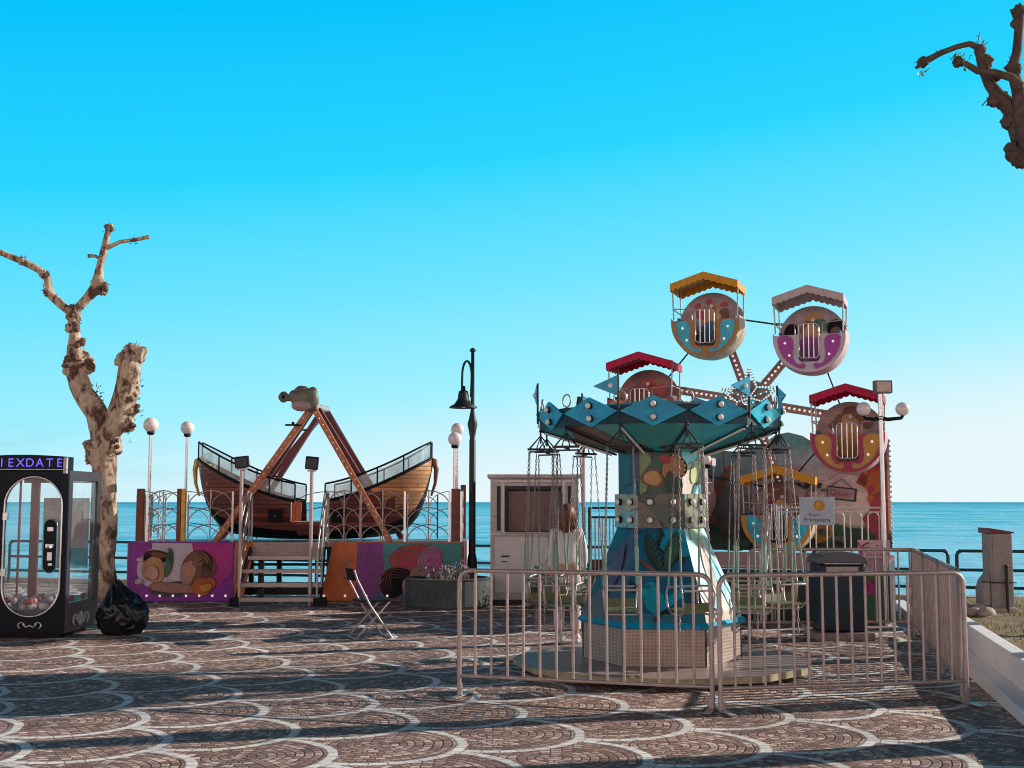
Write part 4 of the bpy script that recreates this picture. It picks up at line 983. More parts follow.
# the ship
xc = DX(315.5, 21.7); yc = YD + .87; hl = 2.10
def gz(t): return 1.68 + .79 * abs(t) ** 1.6
def kz(t): return 1.04 + .26 * abs(t) ** 3 + 1.02 * abs(t) ** 12
def bm_(t): return .56 * math.sqrt(max(0, 1 - abs(t) ** 5))
ts = [-1, -.985, -.96, -.93, -.88] + [-.8 + .1 * i for i in range(7)] + [-.125, -.12, -.05, .05, .12, .125] + [.2 + .1 * i for i in range(7)] + [.88, .93, .96, .985, 1]
ship = MB(); sh_in = MB()
NS = 9
def sect(t, sg):
    g_ = gz(t) if abs(t) > .1225 else 1.34
    k_ = kz(t); out = []
    for j in range(NS + 1):
        f = j / NS; out.append(Vector((xc + hl * t, yc + sg * bm_(t) * (f ** .45 if f > 0 else 0), k_ + (g_ - k_) * f)))
    return out
for sg in (-1, 1):
    rows = [sect(t, sg) for t in ts]
    for i in range(len(ts) - 1):
        for j in range(NS):
            tm = (ts[i] + ts[i + 1]) / 2; f = (j + .5) / NS
            mt = M['black'] if f < .2 else (M['hulltan'] if (tm > .50 + .42 * abs(1 - f) or tm < -.955) else M['hull'])
            if (rows[i][j] - rows[i + 1][j]).length + (rows[i][j + 1] - rows[i + 1][j + 1]).length < 1e-5: continue
            ship.add([rows[i][j], rows[i + 1][j], rows[i + 1][j + 1], rows[i][j + 1]], [(0, 1, 2, 3)], mt)
shp = ship.build('ship_hull', None, ride)
bm = bmesh.new(); bm.from_mesh(shp.data); bmesh.ops.remove_doubles(bm, verts=bm.verts, dist=.002); bmesh.ops.dissolve_degenerate(bm, edges=bm.edges, dist=.002); bmesh.ops.recalc_face_normals(bm, faces=bm.faces)
for f_ in bm.faces: f_.smooth = True
bm.to_mesh(shp.data); bm.free()
sm = shp.modifiers.new('solid', 'SOLIDIFY'); sm.thickness = .03
mb = MB(); vs = []; tt2 = [t for t in ts if abs(t) <= .93]
for t in tt2: vs += [(xc + hl * t, yc - bm_(t) * .58, max(kz(t), 1.05) + .22 + .42 * abs(t) ** 1.6 ), (xc + hl * t, yc + bm_(t) * .58, max(kz(t), 1.05) + .22 + .42 * abs(t) ** 1.6)]
mb.add(vs, [(2 * i, 2 * i + 1, 2 * i + 3, 2 * i + 2) for i in range(len(tt2) - 1)]); mb.build('floor', M['brown'], shp)
for t in (-.82, -.62, -.42, .42, .62, .82):
    sgn = 1 if t > 0 else -1; z = max(kz(t), 1.05) + .22 + .42 * abs(t) ** 1.6
    mb = MB(); mb.box((xc + hl * t, yc, z + .18), (.26, bm_(t) * 1.35, .05)); mb.box((xc + hl * t + sgn * .14, yc, z + .38), (.05, bm_(t) * 1.35, .38)); mb.build('bench', M['tan'] if t < -.7 else M['pink'], shp)
for sg in (-1, 1):
    for s0, s1 in ((-.99, -.125), (.125, .99)):
        mb = MB(); seg = [s0 + (s1 - s0) * i / 12 for i in range(13)]
        gp = [Vector((xc + hl * t, yc + sg * (bm_(t) + .012), gz(t) + .01)) for t in seg]; mb.tube(gp, .028, 6); mb.build('gunwale', M['black'], shp)
        mb = MB(); hgt = .30
        tp = [p + ZH * hgt for p in gp]; mb.tube(tp, .018, 6)
        for i in (0, 3, 6, 9, 12): mb.tube([gp[i], tp[i]], .015, 6)
        mb.build('rail', M['black'], shp)
        mb = MB()
        for i in range(12): mb.face([gp[i] + ZH * .03, gp[i + 1] + ZH * .03, tp[i + 1] - ZH * .03, tp[i] - ZH * .03])
        mb.build('perspex_screen', M['smoke'], shp)
    for t in (-.29, .235):
        q = Vector((xc + hl * t, yc + sg * (bm_(t) * .93 + .0), 1.46)); mb = MB(); mb.box(q, (.24, .06, .24)); mb.disc(q + YH * sg * .035, .05, YH, .02, 12, M['galv']); mb.mats.insert(0, M['black']) if False else None
        mb2 = MB(); mb2.box(q, (.24, .07, .24), m=M['rubber']); mb2.lathe([(.0, .0), (.03, .0), (.09, .012), (.095, 0)], q + YH * -.04, 16, M['rubber'], 'Y'); mb2.sphere(q + YH * sg * .04, .014, 8, M['chrome']); mb2.build('porthole', None, shp)
mb = MB(); mb.box((xc - hl * .125 + .03, yc - .54, 1.52), (.16, .03, .36), m=M['orange']); mb.tube([(xc - hl * .125 - .06, yc - .57, 1.36), (xc - hl * .125 - .06, yc - .57, 1.70)], .012, 6, M['chrome']); mb.tube([(xc - .26, yc - .575, 1.36), (xc + .26, yc - .575, 1.36)], .016, 6, M['chrome']); mb.build('gate', None, shp)
for t in (-1, 1):
    mb = MB(); q = Vector((xc + hl * t, yc, gz(1) - .04)); 
    mb.tube([q + Vector((-.02 * t, 0, -.62)), q + Vector((.05 * t, 0, -.4)), q + Vector((.07 * t, 0, -.15)), q + Vector((.03 * t, 0, .0)), q + Vector((-.06 * t, 0, .05)), q + Vector((-.10 * t, 0, -.01)), q + Vector((-.05 * t, 0, -.06))], [.02, .03, .045, .06, .05, .035, .02], 10); mb.build('scroll_prow', M['brown'] if t > 0 else M['gold'], shp)
for sgy in (-1, 1):
    ytop = yc + sgy * .42
    for t in (-.46, .50):
        mb = MB(); mb.bar((apf.x + t * .1, ytop, 3.34), (xc + hl * t, yc + sgy * .5, gz(t) - .1), .10, .085); mb.build('hanger_arm', M['redbrown'], shp)

# ------------------------------------------------------------------ planters
P = W(447, 608, 19.75)
t = thing('planter', 'round dark concrete planter with dry pale plants at the ship ride corner', 'planter', (P.x, 19.95, 0))
mb = MB(); mb.lathe([(0, 0), (.66, 0), (.70, .05), (.70, .44), (.72, .47), (.64, .48), (.62, .40), (0, .40)], (P.x, 19.95, 0), 28, smooth=False); mb.build('tub', M['darkconc'], t)
mb = MB(); mb.disc((P.x, 19.95, .415), .615, ZH, .02, 24); mb.build('soil', M['soil'], t)
mb = MB(); r5 = random.Random(2)
for k in range(60):
    a = r5.uniform(0, 2 * PI); rr = .38 * math.sqrt(r5.random()); q = Vector((P.x + .0 + rr * math.cos(a), 19.95 + rr * math.sin(a), .42)); e = q + Vector((r5.uniform(-.10, .10), r5.uniform(-.1, .1), r5.uniform(.10, .27)))
    mb.tube([q, (q + e) / 2 + Vector((r5.uniform(-.03, .03), 0, .02)), e], [.008, .006, .003], 4); leaves(mb, e, 5, .03, .03, k)
mb.build('plant', M['dry'], t)
P = W(566, 600, 19.9)
t = thing('planter', 'low rectangular planter with dark green shrubs behind the woman', 'planter', (P.x, 19.9, 0))
mb = MB(); mb.box((P.x, 19.9, .16), (1.15, .4, .32)); mb.build('tub', M['darkconc'], t, bevel=.01)
mb = MB(); leaves(mb, (P.x - .3, 19.9, .42), 350, .13, .045, 5); leaves(mb, (P.x + .1, 19.9, .42), 350, .13, .045, 6); leaves(mb, (P.x + .45, 19.9, .40), 250, .11, .045, 7); mb.build('shrub', M['shrub'], t)

# ------------------------------------------------------------------ ticket kiosk
Yk = 20.4; x0, x1 = DX(490.5, Yk), DX(577, Yk); zt = W(500, 478, Yk).z
t = thing('ticket_kiosk', 'small off-white ticket kiosk with a shuttered window between the rides', 'kiosk', ((x0 + x1) / 2, Yk, 0))
wz0, wz1 = W(500, 532, Yk).z, W(500, 486, Yk).z; wx0, wx1 = DX(504.5, Yk), DX(562, Yk); D_ = 1.35
mb = MB(); th = .05
def bx2(mb, xa, xb, ya, yb, za, zb, m=None): mb.box(((xa + xb) / 2, (ya + yb) / 2, (za + zb) / 2), (xb - xa, yb - ya, zb - za), m=m)
bx2(mb, x0, x1, Yk, Yk + th, .08, wz0); bx2(mb, x0, wx0, Yk, Yk + th, wz0, wz1); bx2(mb, wx1, x1, Yk, Yk + th, wz0, wz1); bx2(mb, x0, x1, Yk, Yk + th, wz1, zt)
bx2(mb, x0, x0 + th, Yk + th, Yk + D_, .08, zt); bx2(mb, x1 - th, x1, Yk + th, Yk + D_, .08, zt); bx2(mb, x0 + th, x1 - th, Yk + D_ - th, Yk + D_, .08, zt); bx2(mb, x0 + th, x1 - th, Yk + th, Yk + D_ - th, .08, .12)
mb.build('walls', M['offwhite'], t)
mb = MB(); bx2(mb, x0 - .05, x1 + .11, Yk - .12, Yk + D_ + .06, zt, zt + .06); mb.build('roof', M['offwhite'], t, bevel=.012)
mb = MB(); bx2(mb, x0 + .05, x1 - .04, Yk - .035, Yk - .003, wz1 + .06, wz1 + .10); bx2(mb, x0 + .0, x1 - .0, Yk - .03, Yk - .003, wz0 - .055, wz0 - .02); bx2(mb, wx0 - .05, wx0 - .0, Yk - .03, Yk - .003, wz0 - .02, wz1 + .06); bx2(mb, wx1, wx1 + .05, Yk - .03, Yk - .003, wz0 - .02, wz1 + .06)
wf = mb.build('window_frame', M['white'], t)
mb = MB(); bx2(mb, wx0 + .06, wx1 - .02, Yk + .12, Yk + .14, wz0 + .02, wz1 - .08); mb.build('shutter', mat('brownish_blind', (.25, .15, .14), .6, 0, .2, 4), t)
mb = MB(); bx2(mb, wx0, wx0 + .05, Yk + .01, Yk + .04, wz0, wz1); bx2(mb, wx0 + .05, wx1, Yk + .01, Yk + .04, wz1 - .06, wz1); bx2(mb, wx0 + .05, wx1, Yk + .01, Yk + .04, wz0, wz0 + .02); mb.build('window_reveal', M['iron'], t)
mb = MB(); bx2(mb, DX(497, Yk), DX(500.5, Yk), Yk - .012, Yk - .003, wz0 + .02, wz1); mb.build('side_light', M['iron'], t)
mb = MB(); bx2(mb, DX(567.5, Yk), DX(571, Yk), Yk - .012, Yk - .003, wz0 + .3, wz1); mb.build('side_light', M['iron'], t)
mb = MB(); bx2(mb, x0 + .08, x1 - .1, Yk - .010, Yk - .002, .2, wz0 - .09); mb.build('lower_panel', M['white'], t)
mb = MB(); bx2(mb, x0 + .16, x0 + .34, Yk - .016, Yk - .011, .62, .86, M['white']); bx2(mb, x0 + .18, x0 + .32, Yk - .019, Yk - .0165, .78, .81, M['iron']); bx2(mb, x0 + .18, x0 + .29, Yk - .019, Yk - .0165, .70, .715, M['iron']); mb.build('notice', M['white'], t)
mb = MB(); bx2(mb, x0 + .02, x1 - .02, Yk + .02, Yk + D_ - .02, 0, .078); mb.build('base', M['iron'], t)
mb = MB(); bx2(mb, wx0 - .05, wx1 + .05, Yk - .12, Yk - .032, wz0 - .02, wz0 + .0); mb.build('counter', M['offwhite'], t)

# fence and post behind the carousel
P0 = W(590, 600, 19.6); P1 = W(634, 600, 19.6); cx = (P0.x + P1.x) / 2
t = thing('picket_railing', 'pale metal picket railing between the kiosk and the carousel', 'railing', (cx, 19.6, 0))
mb = MB(); zt2 = W(600, 516, 19.6).z
for z in (.12, zt2 - .02): mb.tube([(P0.x, 19.6, z), (P1.x, 19.6, z)], .018, 6)
mb.tube([(P0.x, 19.6, 0), (P0.x, 19.6, zt2 + .14)], .024, 8); mb.tube([(P1.x, 19.6, 0), (P1.x, 19.6, zt2 + .14)], .024, 8); mb.tube([(P0.x, 19.6, zt2 + .13), (P1.x, 19.6, zt2 + .13)], .018, 6); mb.build('frame', M['iron'], t)
mb = MB()
for i in range(12): x = P0.x + (P1.x - P0.x) * (i + .5) / 12; mb.tube([(x, 19.6, .12), (x, 19.6, zt2 - .02)], .012, 6)
mb.build('pickets', M['white'], t)
mb = MB(); bx2(mb, P0.x + .04, P1.x - .04, 19.615, 19.63, .2, .78); mb.build('lower_board', M['brown'], t)

# ------------------------------------------------------------------ swing carousel
CX, CY = 1.53, 12.55
car = thing('swing_carousel', 'small teal painted swing carousel with diamond shaped rim boards', 'fairground ride', (CX, CY, 0))
c0 = Vector((CX, CY, 0)); ROT = R_(-5)
def hexpt(R, a, z, off=ROT): return Vector((CX + R * math.sin(a + off), CY - R * math.cos(a + off), z))
def ngon_loft(levels, n, m, off=ROT, mats=None):
    mb = MB()
    for k in range(n):
        a0 = 2 * PI * (k - .5) / n; a1 = 2 * PI * (k + .5) / n
        for (z0, r0), (z1, r1) in zip(levels[:-1], levels[1:]):
            mb.add([hexpt(r0, a0, z0, off), hexpt(r0, a1, z0, off), hexpt(r1, a1, z1, off), hexpt(r1, a0, z1, off)], [(0, 1, 2, 3)], mats[k] if mats else m)
    return mb
mb = MB(); mb.lathe([(0, .115), (1.50, .115), (1.50, .06), (0, .06)], c0, 12, smooth=False); pl = mb.build('platform', M['tread'], car)
mb = MB(); mb.lathe([(1.502, .117), (1.52, .117), (1.52, .055), (1.502, .055)], c0, 12, smooth=False); mb.build('platform_edge', mat('worn_yellow_edge', (.44, .36, .22), .6, 0, .4, 10), pl)
mb = MB()
for k in range(6): a = PI / 3 * k + .3; mb.box((CX + 1.1 * math.sin(a), CY - 1.1 * math.cos(a), .03), (.16, .16, .058), rz=a)
mb.build('foot', M['iron'], pl)
mb = ngon_loft([(.117, .80), (.50, .80), (.50, .5)], 6, None); base_ = mb.build('base', M['tread'], car)
mb = MB()
for k in range(6): a = 2 * PI * (k + .5) / 6; mb.tube([hexpt(.802, a, .12), hexpt(.802, a, .50)], .008, 5)
mb.build('seam', M['iron'], base_)
mur_sea = mural('painted_water_scene', ['#067088', '#0694b0', '#0480cc', '#08acc0', '#0a6080', '#12bcd4'], 2.2, .05, 1)
mur_jungle = mural('painted_jungle_scene', ['#14503c', '#1f7454', '#2a9a88', '#74885c', '#9a8a70', '#0c9090'], 3.2, .05, 2)
mur_sunlit = mural('painted_sunlit_scene', ['#9fe6ea', '#c9ccc4', '#a9bc8a', '#7fd8e0', '#d5c6b4', '#4fb2c0'], 3.5, .04, 3)  # paler mural for the right faces, sunlight painted into its colours
mur_plum = mural('painted_plum_scene', ['#4a3a4e', '#0f5a64', '#5a3a44', '#3c4a58', '#6a5658'], 3.0, .05, 5)
mur_canopy = mural('painted_sky_scene', ['#0ca0b4', '#18c4d4', '#3cb0b4', '#10b4c6', '#94a09a', '#6a5048', '#28ccd8'], 1.5, .03, 7)
faces = [mur_sea, mur_sunlit, mur_jungle, mur_sea, mur_jungle, mur_plum]
fl = ngon_loft([(.503, .82), (.62, .79), (.85, .69), (1.15, .56), (1.44, .44)], 6, None, mats=faces); fl.build('flared_skirt', None, car)
mb = ngon_loft([(.47, .815), (.505, .86), (.54, .83), (.53, .78)], 6, None); mb.build('skirt_trim', M['teal'], car)
colm = [mur_jungle, mur_sunlit, mur_plum, mur_sea, mur_jungle, mur_plum]
col_ = ngon_loft([(1.78, .425), (2.20, .425), (2.22, .45)], 6, None, mats=colm).build('column', None, car)
cl2 = ngon_loft([(1.44, .43), (1.44, .465), (1.78, .465), (1.78, .42)], 6, None, mats=[mural('painted_collar_dark', ['#2c4a44', '#4a564c', '#1a5a5a', '#666050'], 4, .05, 9), mural('painted_collar_pale', ['#8c8a6c', '#7ab4b4', '#a8a890'], 4, .05, 10)] * 3).build('collar', None, car)
mb = MB()
for k in range(6):
    for f in (.27, .73):
        for z in (1.52, 1.70):
            a0 = 2 * PI * (k - .5) / 6; a1 = 2 * PI * (k + .5) / 6; q = hexpt(.475, a0, z).lerp(hexpt(.475, a1, z), f); nn = (q - Vector((CX, CY, z))).normalized()
            mb = MB(); mb.sphere(q + nn * .02, .032, 12, M['bulboff']); mb.sphere(q + nn * .004, .036, 10, M['iron'], sc=(1, 1, 1)); mb.build('bulb', None, cl2)
# loose cartoon-free painted motifs on the column faces
def on_face(k, z, u, out=.004, Rr=None):
    a0 = 2 * PI * (k - .5) / 6; a1 = 2 * PI * (k + .5) / 6
    Rr = Rr or .427
    A_ = hexpt(Rr, a0, z); B_ = hexpt(Rr, a1, z); q = A_.lerp(B_, .5 + u); nn = (A_.lerp(B_, .5) - Vector((CX, CY, z))).normalized()
    return q + nn * out
def motif(mb, k, z, u, ru, rz, seed, m, lay, Rf=lambda z: .427):
    pts = [on_face(k, z + q[1], u + q[0], .003 * lay, Rf(z + q[1])) for q in blob(0, 0, ru, rz, seed)]
    mb.face(pts, m)
mb = MB()
motif(mb, 0, 2.04, .30, .28, .15, 1, M['iron'], 1); motif(mb, 0, 2.04, .28, .24, .125, 1, mat('ochre_paint', (.40, .17, .05), .4), 2)
motif(mb, 0, 1.94, -.20, .24, .10, 2, M['brown'], 3); motif(mb, 0, 1.94, -.20, .18, .08, 2, M['tan'], 4); motif(mb, 0, 2.13, .1, .12, .05, 2, M['red'], 5)
for q_ in range(9): motif(mb, 0, 2.04 + .13 * math.sin(-1.2 + q_ * .35), .30 + .26 * math.cos(-1.2 + q_ * .35), .022, .012, 1, M['beige'], 4)
motif(mb, 0, 1.90, .20, .10, .12, 1, M['darkgreen'], 3); motif(mb, 0, 1.84, .36, .14, .09, 0, M['darkgreen'], 6); motif(mb, 1, 1.98, .1, .2, .10, 1, mat('lime_paint', (.50, .58, .20), .4), 3)
mb.build('painted_motif', None, col_)
Rfl = lambda z: .445 + (.80 - .435) * max(0, (1.44 - z) / .90) ** 1.12
mb = MB()
def leafm(mb, k, z0, u0, z1, u1, w, m, lay):
    pts = []
    for i in range(9):
        f = i / 8; pts.append((u0 + (u1 - u0) * f + w * math.sin(PI * f), z0 + (z1 - z0) * f))
    for i in range(7, 0, -1):
        f = i / 8; pts.append((u0 + (u1 - u0) * f - w * math.sin(PI * f), z0 + (z1 - z0) * f))
    for i in range(len(pts) // 2 - 0):
        pass
    mb.face([on_face(k, p[1], p[0], .004 * lay + .02, Rfl(p[1])) for p in pts], m)
leafm(mb, 0, .98, .0, 1.42, -.34, .13, M['iron'], 1); leafm(mb, 0, 1.0, .0, 1.40, -.32, .10, M['darkgreen'], 2); leafm(mb, 0, 1.0, .05, 1.42, .32, .15, M['iron'], 3); leafm(mb, 0, 1.03, .05, 1.40, .31, .12, M['green'], 4)
for q_ in range(7):
    f_ = q_ / 7; zc_ = 1.05 + .33 * f_; uc_ = .07 + .22 * f_
    leafm(mb, 0, zc_, uc_, zc_ + .05, uc_ - .10 * math.sin(PI * (f_ * .8 + .15)), .006, M['iron'], 6); leafm(mb, 0, zc_, uc_, zc_ + .06, uc_ + .08 * math.sin(PI * (f_ * .8 + .15)), .006, M['iron'], 6)
    leafm(mb, 0, zc_ - .02, -.02 - .28 * f_, zc_ + .04, -.02 - .28 * f_ + .09, .005, M['teal'], 6)
leafm(mb, 0, .56, -.42, .62, .42, .03, M['blue'], 1); leafm(mb, 0, .98, -.05, 1.15, -.42, .05, M['brown'], 3)
leafm(mb, 1, .75, .0, 1.36, .05, .16, M['beige'], 1); leafm(mb, 1, .8, .02, 1.3, .07, .10, M['dustpink'], 2); leafm(mb, 5, .7, -.1, 1.3, .1, .2, mat('plum_paint', (.12, .05, .10), .4), 1)
leafm(mb, 0, .62, -.1, .9, .35, .10, M['teal'], 2)
mb.build('painted_motif', None, car)
# canopy
RC = 1.24; NZ = 12; VOFF = R_(-2)
def rim(R, a, z): return Vector((CX + R * math.sin(a), CY - R * math.cos(a), z))
va = [R_(5.6 + 30 * k) for k in range(12)]           # rim vertices
zr = 2.44; zr2 = 2.62
mb = MB()
for k in range(12):
    a, b = va[k], va[(k + 1) % 12]
    mb.add([rim(.46, a, 2.21), rim(.46, b, 2.21), rim(RC, b, zr), rim(RC, a, zr)], [(0, 1, 2, 3)], mur_canopy if k % 2 else mural('painted_sky_scene_b', ['#0ca8bc', '#1a9c9c', '#4ab0b0', '#18c0d0'], 1.5, .03, 12 + k) if k < 4 else mur_canopy)
cn = mb.build('canopy', None, car)
mb = MB()
for k in range(12):
    a, b = va[k], va[(k + 1) % 12]
    mb.add([rim(RC, a, zr - .002), rim(RC, b, zr - .002), rim(RC, b, zr2), rim(RC, a, zr2)], [(0, 1, 2, 3)], M['rimdark'])
    mb.add([rim(RC, a, zr2), rim(RC, b, zr2), rim(.2, b, zr2 + .12), rim(.2, a, zr2 + .12)], [(0, 1, 2, 3)], M['iron'])
mb.build('canopy_top', None, car)
for k in range(12):
    a = va[k] + R_(15); mid = rim(RC * math.cos(R_(15)) + .03, a, 2.56); ux = Vector((math.cos(a), math.sin(a), 0)); nn = Vector((math.sin(a), -math.cos(a), 0)); hw = RC * math.sin(R_(15)) * .99
    tilt = (ZH - nn * -.12).normalized()
    mb = MB(); mb.prism([(-hw, 0), (0, -.145), (hw, 0), (0, .145)], mid, ux, tilt, -nn * .02); bd = mb.build('diamond_board', M['teal'] if k not in (1,) else M['cyan'], car)  # sun-facing board gets a lighter cyan, sunlight put into its colour
    for s_ in (-1, 1):
        mb = MB(); q = mid + tilt * .062 * s_ + nn * .028; mb.sphere(q, .030, 12, M['bulboff']); mb.sphere(q - nn * .02, .036, 10, M['iron']); mb.build('bulb', None, bd)
    # tube light ribs / hoops / pennants at the vertices
    a = va[k]
    pen = (k % 2 == 1)
    mb = MB(); mb.tube([rim(.47, a, 2.195), rim(RC, a, zr - .015)], .012, 6); mb.build('rib', M['iron'], cn)
    if pen:
        mb = MB(); mb.tube([rim(.50, a, 2.185), rim(RC - .04, a, zr - .035)], .013, 8); mb.build('tube_light', M['bulboff'], cn)
        q = rim(RC + .03, a, 2.80); tx = Vector((math.cos(a), math.sin(a), 0)); nn = Vector((math.sin(a), -math.cos(a), 0))
        mb = MB(); mb.prism([(-.25, 0), (0, -.10), (0, .10)], q, tx, ZH, nn * .015, M['teal']); mb.sphere(q - tx * .07 + nn * .02, .026, 10, M['bulboff']); mb.tube([rim(RC + .03, a, 2.5), rim(RC + .03, a, 2.92)], .012, 6, M['iron']); mb.build('pennant', None, car)
    mb = MB(); q = rim(RC - .02, a, 2.69); ux = Vector((math.cos(a), math.sin(a), 0)); mb.tube([q + ux * .062 * math.cos(b) + ZH * .062 * math.sin(b) for b in [2 * PI * i / 16 for i in range(16)]], .008, 5, closed=True); mb.build('hoop', M['galv'], car)

# the hanging swings, one proto then copies
ATT = 2.43
def chain(mb, p, q, r=.0055, link=.045):
    p = Vector(p); q = Vector(q); L = (q - p).length; n = int(L / link); dd = (q - p).normalized(); a = dd.orthogonal().normalized(); b = dd.cross(a)
    for i in range(n):
        s_ = p + dd * (L * i / n); e = p + dd * (L * (i + 1.15) / n); w = (a if i % 2 else b) * .010
        mb.tube([s_, (s_ + e) / 2 + w, e], r * .75, 4, caps=False); mb.tube([s_, (s_ + e) / 2 - w, e], r * .75, 4, caps=False)
sw = thing('chain_swing', 'x', 'swing', (0, 0, .5), 'chain swings hanging from the carousel')
HZ = 2.24
mb = MB(); mb.tube([(0, 0, ATT + .03), (0, 0, HZ + .06)], .010, 6); mb.sphere((0, 0, ATT), .018, 8); mb.build('hanger_rod', M['iron'], sw)
mb = MB(); mb.box((0, 0, HZ), (.27, .035, .022)); mb.tube([(-.12, 0, HZ), (0, 0, HZ + .14), (.12, 0, HZ)], .009, 6); mb.tube([(-.04, 0, HZ + .01), (0, 0, HZ + .14), (.04, 0, HZ + .01)], .007, 6)
mb.box((0, .07, HZ - .03), (.24, .02, .016)); mb.box((0, .035, HZ - .015), (.03, .08, .012)); mb.build('spreader_bar', M['iron'], sw)
sz = .70
for sx in (-1, 1):
    for (yy, top) in ((-.14, 0), (.14, .07)):
        mb = MB(); A_ = Vector((sx * .12, top, HZ - .02)); B_ = Vector((sx * .155, yy, sz + .22)); m_ = A_.lerp(B_, .72)
        chain(mb, A_, m_); ch = mb.build('chain', M['chain'], sw)
        mb = MB(); mb.tube([m_, B_], .0105, 6); mb.build('sleeve', M['sleeve'], ch)
mb = MB(); mb.prism([(-.14, -.14), (.14, -.14), (.15, .10), (.10, .15), (-.10, .15), (-.15, .10)], (0, 0, sz), XH, YH, (0, 0, .018)); mb.add([(-.14, .145, sz), (.14, .145, sz), (.13, .17, sz + .09), (-.13, .17, sz + .09)], [(0, 1, 2, 3)]); mb.build('seat', M['shell'], sw)
for sx in (-1, 1):
    mb = MB(); x = sx * .158
    pts = [(x, -.16, sz + .21), (x, .13, sz + .235), (x * 1.02, .185, sz + .17), (x * .95, .16, sz + .03), (x * .9, .10, sz - .03), (x * .9, -.10, sz - .03), (x * .98, -.17, sz + .03), (x * 1.0, -.19, sz + .15)]
    mb.tube(pts, .0105, 6, closed=True); mb.build('side_frame', M['chairsteel'], sw)
mb = MB(); mb.tube([(-.158, -.175, sz + .20), (0, -.21, sz + .205), (.158, -.175, sz + .20)], .0115, 6); mb.tube([(0, -.21, sz + .2), (0, -.14, sz)], .009, 6); mb.tube([(-.14, .19, sz + .2), (.14, .19, sz + .2)], .0105, 6); mb.tube([(-.14, -.10, sz - .03), (.14, -.10, sz - .03)], .0105, 6); mb.build('safety_bar', M['chairsteel'], sw)
mb = MB(); chain(mb, (.02, -.20, sz + .0), (.02, -.20, sz - .26)); mb.build('lock_chain', M['galv'], sw)
sw_lab = {0: 'chain swing hanging in front of the column, just right of its middle', 1: 'chain swing at front right of the carousel beside its painted column', 2: 'chain swing hanging at the right of the carousel, nearer of the right cluster', 3: 'outermost right chain swing of the carousel',
          4: 'chain swing at rear right of the carousel in front of the yellow gondola', 5: 'chain swing at the back right of the carousel behind its column', 6: 'chain swing at the very back of the carousel behind its column', 7: 'chain swing at back left of the carousel, seen left of its column',
          8: 'chain swing at rear left of the carousel with its spreader bar against the sky', 9: 'outermost left chain swing of the carousel, in front of the kiosk window', 10: 'chain swing at front left of the carousel in front of the woman', 11: 'chain swing hanging in front of the left half of the column'}
order = []
for k in range(12):
    a = va[k]; q = rim(RC + .005, a, .5)
    if k == 0: o = sw
    else: o = dup(sw)
    order.append((o, q, a, k))
for o, q, a, k in order:
    rr = random.Random(k * 5 + 1)
    o.location = q; o.rotation_euler = (R_(rr.uniform(-2, 2)), R_(rr.uniform(-1.5, 1.5)), rr.uniform(-.55, .55) + (PI if k % 3 == 0 else 0)); o['label'] = sw_lab[k]

# ------------------------------------------------------------------ ferris wheel
FX, FY = 3.58, 18.4; YAW = R_(-20)
fer = thing('ferris_wheel', 'small ferris wheel with a star of bulbs, painted backdrop and raised deck', 'fairground ride', (0, 0, 0))
fr_children = []
HZF = W(741, 400, FY).z; RW = 1.56
# all local coordinates: x along wheel, -y to viewer
YW = .38      # wheel plane (behind the gondolas)
for k in range(6):
    a = R_(49 + 60 * k); dv = Vector((math.cos(a), 0, math.sin(a))); nv = Vector((-math.sin(a), 0, math.cos(a)))
    mb = MB(); A_ = Vector((0, YW, HZF)) + dv * .1; B_ = Vector((0, YW, HZF)) + dv * RW
    for s_ in (-1, 1): mb.bar(A_ + nv * .06 * s_, B_ + nv * .05 * s_, .05, .022)
    mb.bar(A_ + YH * .02, B_ + YH * .02, .012, .11)
    ar = mb.build('arm', mat('pinkish_brown_arm', (.34, .20, .19), .45, .2, .3, 8), fer)
    mb = MB()
    for i in range(15): mb.sphere(Vector((0, YW - .035, HZF)) + dv * (.30 + .078 * i), .021, 8)
    mb.build('bulb_row', M['bulb'], ar)
    a2 = R_(49 + 60 * (k + 1)); dv2 = Vector((math.cos(a2), 0, math.sin(a2)))
    mb = MB(); mb.tube([Vector((0, YW, HZF)) + dv * RW * .93, Vector((0, YW, HZF)) + dv2 * RW * .93], .014, 6); mb.build('tie_rod', M['iron'], fer)
    mb = MB(); mb.tube([Vector((0, YW + .03, HZF)) + dv * RW, Vector((0, -.02, HZF)) + dv * RW], .028, 10); mb.build('axle', M['galv'], fer)
mb = MB(); mb.disc((0, YW + .05, HZF), .34, YH, .06, 28); mb.build('hub_disc', mat('rusty_pink_disc', (.40, .22, .20), .5, 0, .3, 6), fer)
mb = MB(); mb.tube([(0, YW + .06, HZF), (0, 1.0, HZF)], .07, 12); mb.build('hub_shaft', M['iron'], fer)
mb = MB(); mb.disc((0, YW - .03, HZF), .10, YH, .05, 16); mb.build('hub_cap', M['cyan'], fer)
star = [(.46 if k % 2 == 0 else .20, R_(90 + 36 * k)) for k in range(10)]
spt = [Vector((r_ * math.cos(a), YW - .06, HZF + .06 + r_ * math.sin(a))) for r_, a in star]
mb = MB()
for i in range(10):
    for j in range(7): mb.sphere(spt[i].lerp(spt[(i + 1) % 10], j / 7) - YH * .015, .017, 6)
    for j in range(1, 5): mb.sphere(Vector((0, YW - .075, HZF + .06)).lerp(spt[i], j / 5), .015, 6)
mb.build('star_bulbs', M['bulb'], fer)
mb = MB()
for i in range(10): mb.bar(spt[i], spt[(i + 1) % 10], .02, .035); mb.bar(Vector((0, YW - .06, HZF + .06)), spt[i], .015, .02)
mb.build('star_frame', M['cyan'], fer)
